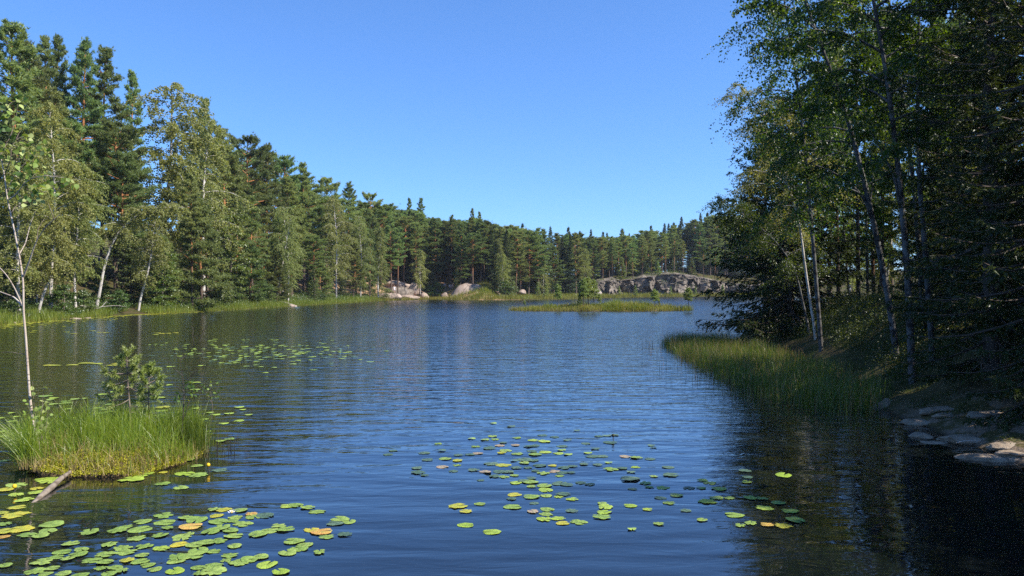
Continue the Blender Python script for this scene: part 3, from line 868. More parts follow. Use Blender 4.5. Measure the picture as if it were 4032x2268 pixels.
KN = {'pine': 'pine', 'ypine': 'young pine', 'birch': 'birch', 'spruce': 'spruce'}
ROWORD = [1, 2, 3, 4, 6, 8, 10, 12, 5, 7, 9, 11]
cnt = {}
FILL.sort(key=lambda f: f[5])
for key, kind, x, y, h, u, ri in FILL:
    zi = next(i for i, zz in enumerate(ZONES) if zz[0] <= u < zz[1])
    kn = KN[kind]
    grp = {'pine': GP, 'ypine': GP, 'birch': GB, 'spruce': GS}[kind]
    if ri == 0 or kind == 'birch' and ri == 1:
        cnt[(kn, zi, ri)] = cnt.get((kn, zi, ri), 0) + 1
        lab = f'{ordinal(cnt[(kn, zi, ri)])} front-row {kn} from the left {ZONES[zi][2]}' if ri == 0 else f'{ordinal(cnt[(kn, zi, ri)])} second-row {kn} from the left {ZONES[zi][2]}'
    else:
        cnt[(kn, zi, ri)] = cnt.get((kn, zi, ri), 0) + 1
        lab = f'{ordinal(cnt[(kn, zi, ri)])} {kn} from the left in the {ordinal(ROWORD[ri])} row {ZONES[zi][2]}'
    place(key, x, y, h, lab, grp, wid=rng.uniform(0.95, 1.3) * (1.0 if y < 120 else 1.25))
print('fill', len(FILL), {k_: sum(1 for f_ in FILL if f_[1] == k_) for k_ in KN})
# ------------------------------------------------------------------ grass, rocks and other small builders
def strips(b, P, H, W, rng, lean=0.35, segs=3, dirn=None, curl=1.8):
    """tapering curved grass blades"""
    n = len(P)
    H = np.broadcast_to(H, (n,)); W = np.broadcast_to(W, (n,))
    a = rng.random(n) * 6.283
    ln = np.abs(rng.normal(0, lean, n)) * H
    dx = np.cos(a) * ln; dy = np.sin(a) * ln
    if dirn is not None:
        dx = dx + dirn[0] * H; dy = dy + dirn[1] * H
    wa = rng.random(n) * 6.283
    wx, wy = np.cos(wa) * W / 2, np.sin(wa) * W / 2
    V = []
    for k in range(segs + 1):
        t = k / segs
        c = np.stack([P[:, 0] + dx * t ** curl, P[:, 1] + dy * t ** curl, P[:, 2] + H * (t - 0.18 * t ** 3 * (ln / (H + 1e-9)))], 1)
        w = (1 - t) ** 0.7
        if k < segs:
            V += [c - np.stack([wx, wy, 0 * wx], 1) * w, c + np.stack([wx, wy, 0 * wx], 1) * w]
        else:
            V += [c]
    m = 2 * segs + 1
    V = np.stack(V, 1).reshape(-1, 3)
    base = (np.arange(n) * m)[:, None]
    q = np.concatenate([base + np.array([[2 * k, 2 * k + 1, 2 * k + 3, 2 * k + 2]]) for k in range(segs - 1)]) if segs > 1 else np.zeros((0, 4), int)
    tr = base + np.array([[2 * segs - 2, 2 * segs - 1, 2 * segs]])
    if segs > 1: b.add(V, q, tr)
    else: b.add(V, tr)

def leafy(b, C, n, spread, size, rng, up=0.3):
    """clumps of n leaves round each point of C"""
    k = len(C)
    off = rng.normal(0, 1, (k, n, 3)) * np.broadcast_to(np.asarray(spread, float), (3,))
    off[:, :, 2] = np.abs(off[:, :, 2])
    P = (C[:, None, :] + off).reshape(-1, 3)
    D = unit(rng.normal(size=(k * n, 3)) + np.array([0, 0, up]))
    s = rng.uniform(0.6, 1.3, k * n) * size
    leaves_quad(b, P, D, s, s * 0.75, rng)

def stuff(name, b, mat, label):
    o = obj(name, b.mesh(name, M[mat]))
    return props(o, label, None, None, 'stuff')

def ico(sub):
    import bmesh
    bm = bmesh.new(); bmesh.ops.create_icosphere(bm, subdivisions=sub, radius=1)
    V = np.array([v.co[:] for v in bm.verts]); Fc = np.array([[v.index for v in f.verts] for f in bm.faces])
    bm.free(); return V, Fc
ICO = {k: ico(k) for k in (2, 3, 4)}
def rock_mesh(name, size, seed, mat, sub=3, rough=0.25, cuts=9, flat=0.0):
    rng = np.random.default_rng(seed)
    V, Fc = ICO[sub]; V = V.copy()
    for _ in range(cuts):                                   # planar breaks
        n = unit(rng.normal(size=3)); d = rng.uniform(0.62, 0.92)
        over = V @ n - d
        V -= np.where(over > 0, over, 0)[:, None] * n * 0.9
    if flat: V[:, 2] = np.where(V[:, 2] > flat, flat + (V[:, 2] - flat) * 0.25, V[:, 2])
    o = rng.random(3) * 50
    for i in range(len(V)):
        p = Vector(V[i] * 1.3 + o)
        V[i] *= 1 + rough * (mnoise.noise(p) + 0.5 * mnoise.noise(p * 2.3) + 0.25 * mnoise.noise(p * 5.1))
    return mk_mesh(name, V * np.asarray(size), [Fc], M[mat], True)

def boulder(u, v, wpx, label, hfrac=0.5, mat='rock', seed=0, ground_z=None, dfrac=0.8, group=None, rotz=None, name='boulder', cat='boulder', flat=0.0, sub=3, tilt=0.0, sink=0.25, lift=0.0):
    d = CAM_H * F / (v - 1134.0)
    if ground_z == 'ray':                                    # where the ray through the pixel meets the bank
        ds = np.linspace(9, 30, 900)
        hit = CAM_H - (v - 1134) * ds / F <= np.maximum(ground((u - 2016) / F * ds, ds), 0.0)
        d = float(ds[np.argmax(hit)]); ground_z = max(0.0, gz((u - 2016) / F * d, d))
    elif ground_z is not None:
        d = (CAM_H - ground_z) * F / (v - 1134.0)
    x = (u - 2016) / F * d
    w = wpx * d / F
    me = rock_mesh(name, (w / 2 * 1.05, w / 2 * dfrac, w * hfrac), seed * 13 + 5, mat, sub, flat=flat)
    z = (ground_z or 0.0)
    o = obj(name, me, None, (x, d + w * dfrac * 0.4, z - w * hfrac * sink + lift), (tilt, 0.0, R.uniform(-0.4, 0.4) if rotz is None else rotz))
    return props(o, label, cat, group)

# ------------------------------------------------------------------ the cliff on the far right and the bare bathing rocks
def cliff_mesh():
    rng = np.random.default_rng(3)
    nu, nv = 330, 46
    us = np.linspace(2335, 3120, nu)
    V = np.zeros((nu, nv, 3))
    seeds = np.stack([rng.uniform(0, 66, 130), rng.uniform(-1, 9.5, 130)], 1)
    off = rng.uniform(-1.7, 1.8, 130); gxs = rng.normal(0, 0.75, 130); gys = rng.normal(0, 0.35, 130)
    small = np.stack([rng.uniform(0, 66, 1500), rng.uniform(-1, 9.5, 1500)], 1)
    so = rng.uniform(-0.28, 0.28, 1500); sgx = rng.normal(0, 0.35, 1500); sgy = rng.normal(0, 0.25, 1500)
    s_acc = 0.0; prev = None
    for i, u in enumerate(us):
        d = shore_d(u) + 13.5 + 2.0 * math.sin(u * 0.018) + 1.2 * math.sin(u * 0.051 + 1)
        x = (u - 2016) / F * d
        # top edge read from the photograph, metres above the water
        top_v = np.interp(u, [2335, 2360, 2420, 2450, 2500, 2540, 2580, 2640, 2700, 2740, 2800, 2870, 2950, 3120], [1132, 1112, 1098, 1106, 1100, 1090, 1084, 1078, 1080, 1088, 1100, 1112, 1120, 1128])
        H = CAM_H + (1134 - top_v) * d / F
        H = max(H, 1.2)
        s_ = (i / nu) * 66
        for j in range(nv):
            t = j / (nv - 1)
            tv = min(t / 0.66, 1.0)
            z = -0.2 + (H + 0.2) * tv ** 0.9
            k = np.argmin((seeds[:, 0] - s_) ** 2 + ((seeds[:, 1] - z) * 0.8) ** 2)
            o = off[k] + gxs[k] * (s_ - seeds[k, 0]) + gys[k] * (z - seeds[k, 1])
            k2 = np.argmin((small[:, 0] - s_) ** 2 + (small[:, 1] - z) ** 2)
            o += so[k2] + sgx[k2] * (s_ - small[k2, 0]) + sgy[k2] * (z - small[k2, 1])
            o *= 1.0 - 0.55 * (tv > 0.98)
            back = 0.9 * (z / H) ** 2 + max(0, t - 0.66) / 0.34 * 9.0
            if t > 0.66:
                zz = H + (t - 0.66) / 0.34 * 0.9 + 0.35 * float(vnoise(np.array(s_ * 0.7), np.array(t * 9), 44))
            else:
                zz = z
            V[i, j] = (x + o * 0.25 * (t < 0.7), d + back - o * 1.15 * (1 - sm(t, 0.6, 0.8)), zz - (0.9 * sm(t, 0.93, 1.0)))
    idx = np.arange(nu * nv).reshape(nu, nv)
    q = np.stack([idx[:-1, :-1], idx[1:, :-1], idx[1:, 1:], idx[:-1, 1:]], -1).reshape(-1, 4)
    return mk_mesh('rock_cliff', V.reshape(-1, 3), [q], M['cliff'], False)
CLT = ([2335, 2360, 2420, 2450, 2500, 2540, 2580, 2640, 2700, 2740, 2800, 2870, 2950, 3120], [1132, 1112, 1098, 1106, 1100, 1090, 1084, 1078, 1080, 1088, 1100, 1112, 1120, 1128])
for k, (u, bk, hh, key, lab) in enumerate([(2375, 5, 9, 'pine3', 'slim pine rooted on the low left end of the cliff top'), (2412, 6, 11, 'pine4', 'bare-trunked pine on the cliff top, second from its left end'), (2448, 4, 7, 'ypine0', 'young pine in the notch of the cliff top'),
    (2492, 5, 11, 'pine3', 'pine leaning over the left middle of the cliff'), (2528, 7, 12, 'pine1', 'dense pine on the cliff top above the bushy golden sapling'), (2566, 5, 8, 'pine4', 'thin pine at the cliff edge above its light slab'),
    (2590, 4, 4.5, 'ypine1', 'small bushy pine on the highest part of the cliff edge'), (2622, 6, 12, 'pine4', 'tall thin pine on the highest part of the cliff top'), (2655, 7, 13, 'pine3', 'tall pine with orange trunk right of the highest cliff part'),
    (2690, 5, 11, 'pine4', 'pine on the right shoulder of the cliff top'), (2722, 5, 6, 'ypine2', 'young dark pine on the right shoulder of the cliff top'), (2770, 6, 12, 'pine1', 'broad pine on the falling right end of the cliff top'), (2815, 6, 11, 'pine3', 'last pine of the cliff top beside the near spruce')]):
    d_ = shore_d(u) + 14 + bk; x_ = (u - 2016) / F * d_
    place(key, x_, d_, hh, lab, GP, wid=1.1, z=CAM_H + (1134 - float(np.interp(u, *CLT))) * (d_ - 4) / F - 0.2)
o = obj('rock_cliff', cliff_mesh()); props(o, kind='structure')

def far_rock(u, v, wpx, hpx, label, seed, mat='rock_pink', dfrac=0.9, off=4.0, **kw):
    """rock whose lowest visible edge is at (u, v), standing OFF metres behind the water's edge"""
    d = shore_d(u) + off
    x = (u - 2016) / F * d
    w = wpx * d / F; h = hpx * d / F
    zb = CAM_H + (1134 - v) * d / F
    me = rock_mesh('rock', (w / 2, w / 2 * dfrac, h * 1.15), seed, mat, 4 if wpx > 60 else 3, 0.16, 12)
    o = obj(kw.get('name', 'rock'), me, None, (x, d + w * dfrac * 0.3, zb - h * 0.15), (0, 0, kw.get('rotz', 0.2)))
    return props(o, label, 'rock', 'rocks of the bathing place')
far_rock(1850, 1180, 250, 74, 'smooth grey rock dome sloping into the water at the bathing place', 11, 'rock_pink', 1.0, 3.0)
far_rock(1562, 1158, 140, 30, 'dark grey rock face behind the white-shirted person', 12, 'cliff', 0.7, 9.0)
far_rock(1560, 1122, 130, 20, 'reddish rock ledge among pine trunks above the dark grey rock face', 13, 'rock_pink', 0.7, 16.0)
far_rock(1612, 1172, 90, 12, 'flat pale slab at the water below the forked-trunk birch', 14, 'rock_pink', 0.6, 1.0)
far_rock(1530, 1166, 110, 13, 'long low pinkish slab at the left end of the bathing rocks', 15, 'rock_pink', 0.5, 2.0)
far_rock(1670, 1170, 46, 22, 'rounded pink rock right of the forked-trunk birch', 16, 'rock_pink', 0.8, 2.0)
far_rock(1752, 1172, 36, 20, 'small square pink rock at the left foot of the smooth grey dome', 17, 'rock_pink', 0.8, 2.0)
far_rock(1632, 1135, 44, 28, 'orange-tinted rock left of the forked-trunk birch', 18, 'rock_pink', 0.8, 6.0)
far_rock(1700, 1146, 60, 20, 'low brownish rock below the wooden frame', 19, 'rock_pink', 0.8, 7.0)
far_rock(1950, 1162, 44, 16, 'sloping pink rock between bushes at the left end of the reed bank', 20, 'rock_pink', 0.8, 9.0)
far_rock(2055, 1150, 34, 10, 'pale slanting rock half hidden behind the reed bank', 21, 'rock_pink', 0.8, 14.0)
far_rock(2350, 1154, 40, 16, 'pale boulder at the left foot of the cliff', 22, 'rock', 0.8, 10.5)

GBO = 'boulders along the left shore'
for k, (u, v, w, hf, lab, gzv, mat) in enumerate([
    (772, 1216, 70, 0.42, 'largest pale boulder of the left shore, sloping down into the water', 0.0, 'rock_pink'),
    (846, 1221, 46, 0.42, 'rounded pale boulder at the waterline, right of the largest sloping one', 0.0, 'rock_pink'),
    (852, 1190, 16, 0.9, 'small upright grey stone in the grass above the rounded pale boulder', 0.6, 'rock'),
    (679, 1200, 50, 0.6, 'mottled grey boulder under the trees behind the shore grass', 0.55, 'rock'),
    (714, 1198, 26, 0.6, 'small brown boulder between the mottled grey and the largest sloping one', 0.5, 'rock'),
    (198, 1256, 22, 0.6, 'small humped stone at the waterline left of the two flat slabs', 0.0, 'rock_pink'),
    (287, 1256, 50, 0.13, 'left one of the two flat pale slabs at the waterline', 0.0, 'rock_pink'),
    (336, 1253, 34, 0.13, 'right one of the two flat pale slabs at the waterline', 0.0, 'rock_pink'),
    (266, 1233, 24, 0.7, 'pinkish stone under the bush above the flat pale slabs', 0.25, 'rock_pink'),
    (128, 1262, 18, 0.35, 'flat stone at the waterline just right of the islet birch trunk', 0.0, 'rock_pink'),
    (45, 1272, 30, 0.3, 'low stone at the far left waterline by the bare earth bank', 0.0, 'rock_pink'),
    (946, 1214, 24, 0.4, 'flat white stone at the waterline right of the rounded pale boulder', 0.0, 'rock_pink'),
    (982, 1206, 16, 0.7, 'small white stone in grass behind the flat white one', 0.1, 'rock_pink'),
    (1052, 1203, 18, 0.9, 'egg-shaped white stone left of the bleached log', 0.1, 'rock_pink'),
    (1141, 1207, 46, 0.28, 'low reddish slab at the water under the bleached log', 0.0, 'rock_pink'),
    (1301, 1175, 18, 1.2, 'upright grey stone at the foot of the longest straight white birch trunk', 0.6, 'rock'),
    (1326, 1195, 9, 0.6, 'tiny white stone in the water grass below the upright grey stone', 0.0, 'rock')]):
    boulder(u, v, w, lab, hf, mat, 30 + k, gzv or None, 0.85, GBO)

# ------------------------------------------------------------------ grass of the far shores
rng = np.random.default_rng(12)
def shore_points(n, lo, hi, f, rng):
    out = []
    pts = list(shore_walk(0.5))
    while sum(len(q) for q in out) < n:
        k = rng.integers(0, len(pts), n)
        A = np.array(pts)[k]
        off = rng.uniform(lo, hi, n)
        x = A[:, 0] + A[:, 2] * off + rng.normal(0, .5, n); y = A[:, 1] + A[:, 3] * off + rng.normal(0, .5, n)
        ok = f(x, y)
        out.append(np.stack([x[ok], y[ok]], 1))
    P = np.concatenate(out)[:n]
    z = ground(P[:, 0], P[:, 1])
    return np.concatenate([P, np.maximum(z, -0.03)[:, None]], 1)
ang = lambda x, y: np.arctan2(x, np.maximum(y, .1))
left_f = lambda x, y: (y > 36) & (ang(x, y) < -0.165) & (np.abs(ang(x, y)) < 0.68) & (vnoise(x * .3, y * .3, 8) > -0.24)
b = Buf()
P = shore_points(30000, -0.5, 2.3, left_f, rng)
strips(b, P, rng.uniform(0.4, 1.1, len(P)) * (0.75 + 0.8 * vnoise(P[:, 0] * .4, P[:, 1] * .4, 9)), 0.035, rng, 0.3, 2)
stuff('shore_grass', b, 'grass', 'bright green grass along the left shore')
b = Buf()
P = shore_points(2600, 1.0, 6.0, left_f, rng)
leafy(b, P + [0, 0, 0.05], 18, (0.32, 0.32, 0.38), 0.13, rng)
stuff('undergrowth', b, 'bush', 'ferns and low bushes behind the grass of the left shore')
b = Buf()
P = shore_points(6000, -0.9, 0.5, left_f, rng)
strips(b, P, rng.uniform(0.15, 0.4, len(P)), 0.03, rng, 0.4, 2)
stuff('dry_shore_grass', b, 'marsh', 'yellowed grass at the very edge of the left shore')
bank_f = lambda x, y: (y > 150) & (ang(x, y) > -0.115) & (ang(x, y) < 0.36)
b = Buf()
P = shore_points(38000, -0.6, 16.0, bank_f, rng)
nzv = vnoise(P[:, 0] * .25, P[:, 1] * .25, 10)
strips(b, P, rng.uniform(0.40, 1.05, len(P)) * (1 + 1.4 * nzv), 0.085, rng, 0.25, 2)
stuff('reed_bank', b, 'marsh', 'golden green marsh grass of the reed bank in front of the far trees')
b = Buf()
P = shore_points(7000, 1.0, 15.0, bank_f, rng)
P = P[vnoise(P[:, 0] * .22, P[:, 1] * .22, 13) > 0.0]
strips(b, P, rng.uniform(0.7, 1.5, len(P)), 0.09, rng, 0.25, 2)
leafy(b, P[::9], 14, (0.4, 0.4, 0.4), 0.18, rng)
stuff('green_reeds', b, 'grass', 'taller green reeds among the golden marsh grass')
b = Buf()
P = shore_points(3500, -0.6, 2.0, lambda x, y: (y > 140) & (ang(x, y) > -0.185) & (ang(x, y) < -0.07), rng)
strips(b, P, rng.uniform(0.3, 0.8, len(P)), 0.07, rng, 0.25, 2)
stuff('water_grass', b, 'marsh', 'sparse reeds in the water before the bathing rocks')
for k, (u, off, h, lab) in enumerate([(70, 1.0, 1.6, 'leafy bush at the left picture edge above the bare earth bank'), (250, 1.5, 2.6, 'bush hanging over the flat pale slabs'),
    (330, 1.5, 2.2, 'dense bush behind the right flat pale slab'), (470, 1.5, 2.0, 'low bush under the arched birch'), (820, 1.5, 2.0, 'light green bush above the largest sloping boulder'),
    (880, 1.6, 2.4, 'round bush left of the yellow-green aspen base'), (1000, 1.4, 1.8, 'low bush behind the egg-shaped white stone'), (1270, 1.5, 1.5, 'low bush left of the upright grey stone'),
    (1725, 3.0, 3.2, 'round dark bush below the wooden frame'), (1688, 3.0, 2.6, 'bush at the water left of the square pink rock'), (1985, 6.0, 3.6, 'big green bush by the smooth grey rock dome'),
    (2010, 8.0, 3.4, 'yellow-green bush at the left end of the reed bank'), (1520, 2.0, 1.4, 'small light bush on the low pinkish slab')]):
    by_ray(f'bush{k % 3}', u, off, 0, lab, 'shrubs on the far shores', 1.15, h, cat='shrub')

# saplings of the reed bank and the grassy island
def sapling(key, u, d, topv, basev, label, wid=1.0, group='saplings on the reed bank'):
    x = (u - 2016) / F * d
    z = CAM_H + (1134 - basev) * d / F
    return place(key, x, d, (basev - topv) * d / F, label, group, wid=wid, z=z)
PROTO['sap0'] = dict(H=8, t=PROTO['ypine0']['t'], c=None, name='pine_sapling')
for i in range(3):
    m2 = PROTO[f'ypine{i}']['c'].copy(); m2.materials[0] = M['sapling']
    PROTO[f'sap{i}'] = dict(H=8, t=PROTO[f'ypine{i}']['t'], c=m2, name='pine_sapling')
_bt, _bc = make_pine(47, 6, 0.35, 1.35, 0.06, 'mature', 9, 2.6, 0.3, 0.075, 0.03, nb=26)
PROTO['sap3'] = dict(H=6, t=_bt.mesh('sap_trunk', M['twig_dark'], True), c=_bc.mesh('sap_crown', M['sapling']), name='pine_sapling')
for k, (u, d, tv, bv, lab) in enumerate([
    (2117, 176, 1112, 1166, 'yellow-green sapling toward the left end of the reed bank'), (2150, 172, 1120, 1170, 'thin sapling on the reed bank right of the yellow-green left one'),
    (2022, 176, 1110, 1163, 'golden sapling at the far left of the reed bank'), (2438, 206, 1128, 1164, 'small pointed sapling below the dark left half of the cliff'),
    (2502, 208, 1125, 1166, 'bushy golden sapling standing before the cliff middle'), (2641, 218, 1128, 1162, 'pale green sapling before the light slab of the cliff'),
    (2738, 226, 1130, 1160, 'sapling behind the right tip of the grassy island'), (2790, 230, 1137, 1160, 'low bushy sapling left of the last reed bank one'),
    (2845, 234, 1122, 1164, 'rightmost sapling of the reed bank, beside the near spruce')]):
    sapling(f'sap{k % 3}', u, d, tv, bv, lab, 1.0)

# ------------------------------------------------------------------ the grassy island in the middle distance
def outline_mound(name, poly, h, mat, rings=10, seed=1, sink=-0.15, edge=0.06, nz=0.05, nscale=1.2):
    """closed outline -> low mound"""
    P = np.asarray(poly, float); n = 120
    d = np.concatenate([[0], np.cumsum(np.linalg.norm(np.diff(np.vstack([P, P[:1]]), axis=0), axis=1))]); d /= d[-1]
    Pc = np.vstack([P, P[:1]])
    t = np.linspace(0, 1, n, endpoint=False)
    E = np.stack([np.interp(t, d, Pc[:, k]) for k in range(2)], 1)
    for _ in range(2): E = (np.roll(E, 1, 0) + 2 * E + np.roll(E, -1, 0)) / 4
    C = E.mean(0)
    V = []
    for r in range(rings):
        f = 1 - r / rings
        Q = C + (E - C) * f
        Q += 0.05 * np.stack([vnoise(E[:, 0] * 3, E[:, 1] * 3, seed), vnoise(E[:, 0] * 3, E[:, 1] * 3, seed + 1)], 1)
        z = sink if r == 0 else edge + (h - edge) * sm(1 - f, 0.0, 0.5) + nz * 2 * fbm(Q[:, 0] * nscale, Q[:, 1] * nscale, seed + 2, 3)
        V.append(np.concatenate([Q, np.broadcast_to(np.asarray(z), (n,))[:, None]], 1))
    V.append(np.array([[C[0], C[1], h]]))
    V = np.concatenate(V)
    a = np.arange(n); bb = (a + 1) % n
    q = np.concatenate([np.stack([r * n + a, r * n + bb, (r + 1) * n + bb, (r + 1) * n + a], 1) for r in range(rings - 1)])
    tri = np.stack([(rings - 1) * n + a, (rings - 1) * n + bb, np.full(n, rings * n)], 1)
    o = obj(name, mk_mesh(name, V, [q, tri], M[mat], True))
    return o, E, C
M['peat'] = simple('peat', (0.05, 0.035, 0.02), (0.16, 0.11, 0.05), 3, 0.95, 0.05)
ix = lambda u, d: ((u - 2016) / F * d, d)
o, E, C = outline_mound('grassy_island', [ix(2005, 87), ix(2060, 85.2), ix(2180, 84.8), ix(2320, 84.6), ix(2450, 84.4), ix(2560, 84.8), ix(2650, 85.6), ix(2724, 87), ix(2700, 90), ix(2560, 91), ix(2350, 91.5), ix(2150, 91), ix(2040, 90)], 0.30, 'peat', seed=5)
props(o, kind='structure')
def in_outline(E, C, n, rng, lo=0.0, hi=1.03):
    k = rng.integers(0, len(E), n); f = np.sqrt(rng.uniform(lo, hi ** 2, n))
    j = (k + 1) % len(E); w = rng.random(n)[:, None]
    return C + (E[k] * (1 - w) + E[j] * w - C) * f[:, None], f
rng = np.random.default_rng(21)
b = Buf()
Q, f = in_outline(E, C, 9000, rng)
hgt_ = rng.uniform(0.30, 0.75, len(Q)) * (1.0 + 1.3 * vnoise(Q[:, 0] * .5, Q[:, 1] * .5, 31))
P = np.concatenate([Q, (0.02 + 0.28 * sm(1 - f, 0, .4))[:, None]], 1)
strips(b, P, hgt_, 0.045, rng, 0.35, 2)
stuff('island_grass', b, 'marsh', 'golden grass covering the small island')
b = Buf()
m = vnoise(P[:, 0] * .45, P[:, 1] * .45, 33) > 0.12
strips(b, P[m], hgt_[m] * 1.35, 0.04, rng, 0.3, 2)
cl = np.array([[(u - 2016) / F * 85.6, 85.6, 0.15] for u in (2480, 2495, 2510, 2525)])
Pc = np.repeat(cl, 130, 0) + rng.normal(0, 0.3, (520, 3)) * [1.3, 1, 0]
strips(b, Pc, rng.uniform(0.4, 0.75, 520), 0.045, rng, 0.3, 2)
stuff('island_reeds', b, 'grass', 'greener grass tufts on the small island')
b = Buf()
m = vnoise(P[:, 0] * .3, P[:, 1] * .3, 36) > 0.2
leafy(b, P[m][::7] + [0, 0, .1], 12, (0.15, 0.15, 0.16), 0.07, rng)
stuff('heather', b, 'red_leaf', 'brownish heather clumps on the small island')
for k, (key, u, tv, bv, wid, lab) in enumerate([
    ('sap3', 2298, 1104, 1207, 1.0, 'left stem of the dense pine clump in the island middle'), ('sap3', 2318, 1098, 1208, 1.1, 'tallest pine of the dense clump in the island middle'),
    ('sap3', 2340, 1106, 1207, 1.0, 'right stem of the dense pine clump in the island middle'), ('sap2', 2283, 1150, 1206, .8, 'small leafy pine at the left foot of the island clump'),
    ('sap3', 2362, 1160, 1207, .8, 'thin low sapling just right of the island clump'), ('sap3', 2198, 1122, 1206, .9, 'slender golden pine left of the island clump'),
    ('sap3', 2066, 1184, 1208, 1.2, 'tiny sapling near the left end of the island'), ('sap3', 2579, 1143, 1209, 1.3, 'slender pine with a bare stem on the right half of the island'),
    ('sap3', 2596, 1176, 1209, .6, 'very thin sapling beside the bare-stemmed island pine'), ('sap3', 2712, 1137, 1210, 1.3, 'broad yellow-green pine at the right tip of the island'),
    ('sap3', 2484, 1192, 1209, 1.6, 'low bushy sapling above the green reed tuft of the island')]):
    sapling(key, u, 86.5 + (k % 3), tv, bv, lab, wid, 'saplings on the grassy island')

# bleached log, fallen branch on the left shore
def pole(name, pts, rad, mat, label, cat, sides=8, group=None):
    b = Buf(); tube(b, pts, rad, sides)
    b2 = np.asarray(pts, float)
    o = obj(name, b.mesh(name, M[mat], True), None)
    return props(o, label, cat, group)
p1 = np.array([*at(1086, 1190), 0]); 
d1 = shore_d(1120) - 0.5
pole('fallen_log', [((1084 - 2016) / F * (d1 + 2), d1 + 2, CAM_H + (1134 - 1184) * (d1 + 2) / F), ((1125 - 2016) / F * (d1 + 1), d1 + 1, CAM_H + (1134 - 1193) * (d1 + 1) / F), ((1168 - 2016) / F * d1, d1, 0.03)],
     [0.11, 0.13, 0.10], 'deadwood', 'bleached fallen log sloping from the grass down to the water', 'log')
d1 = shore_d(400) + 0.6
q = lambda u, v, dd=0.0: ((u - 2016) / F * (d1 + dd), d1 + dd, CAM_H + (1134 - v) * (d1 + dd) / F)
r = thing('fallen_branch', 'bare bleached fallen branch lying over the shore grass under the arched birch', 'branch', q(385, 1214))
def child_tube(name, pts, rad, mat, parent, sides=6):
    b = Buf(); tube(b, np.asarray(pts) - np.array(parent.location), rad, sides)
    return obj(name, b.mesh(name, M[mat], True), parent)
child_tube('stem', [q(282, 1203, .3), q(330, 1205, .2), q(360, 1210, .1), q(385, 1216), q(402, 1206, .1), q(420, 1187, .3)], [.035, .05, .055, .06, .045, .02], 'deadwood', r)
child_tube('side_branch', [q(400, 1208, .1), q(440, 1204, .2), q(470, 1204, .2), q(498, 1209, .1)], [.045, .04, .03, .012], 'deadwood', r)
child_tube('side_branch', [q(360, 1210, .1), q(375, 1203, -.2), q(392, 1200, -.3)], [.03, .02, .008], 'deadwood', r)

# wooden frame and people of the bathing place
d1 = shore_d(1720) + 11
fz = lambda v: CAM_H + (1134 - v) * d1 / F
fx = lambda u: (u - 2016) / F * d1
r = thing('wooden_frame', 'frame of light wooden poles with a crossbar among the trees by the bathing rocks', 'frame', (fx(1720), d1, gz(fx(1720), d1)))
child_tube('post', [(fx(1705), d1, fz(1124)), (fx(1707), d1, fz(1081))], 0.10, 'deadwood', r)
child_tube('post', [(fx(1733), d1, fz(1122)), (fx(1733), d1, fz(1086))], 0.07, 'pine_bark', r)
child_tube('crossbar', [(fx(1706), d1 - .12, fz(1091)), (fx(1735), d1 - .12, fz(1089.5))], 0.05, 'deadwood', r)
child_tube('lower_bar', [(fx(1708), d1 - .12, fz(1117)), (fx(1732), d1 - .12, fz(1110))], 0.05, 'deadwood', r)
M['skin'] = simple('skin', (0.50, 0.32, 0.24), (0.58, 0.38, 0.29), 3, 0.6, 0.002)
M['cloth_white'] = simple('white_cloth', (0.72, 0.76, 0.82), (0.80, 0.83, 0.88), 5, 0.9, 0.004)
M['cloth_blue'] = simple('blue_cloth', (0.10, 0.16, 0.28), (0.16, 0.23, 0.36), 5, 0.9, 0.004)
M['cloth_pink'] = simple('pink_cloth', (0.60, 0.33, 0.30), (0.68, 0.40, 0.36), 5, 0.9, 0.004)
M['hair'] = simple('brown_hair', (0.05, 0.03, 0.02), (0.10, 0.06, 0.04), 9, 0.7, 0.004)
def skin_obj(name, joints, edges, radii, mat, parent, root=0):
    me = bpy.data.meshes.new(name)
    me.from_pydata(joints, edges, []); me.materials.append(mat)
    o = obj(name, me, parent)
    o.modifiers.new('skin', 'SKIN'); o.modifiers.new('sub', 'SUBSURF').levels = 1
    o.modifiers['sub'].render_levels = 1
    for k, rd in enumerate(radii):
        sv = me.skin_vertices[0].data[k]; sv.radius = rd if isinstance(rd, tuple) else (rd, rd); sv.use_root = (k == root)
    return o
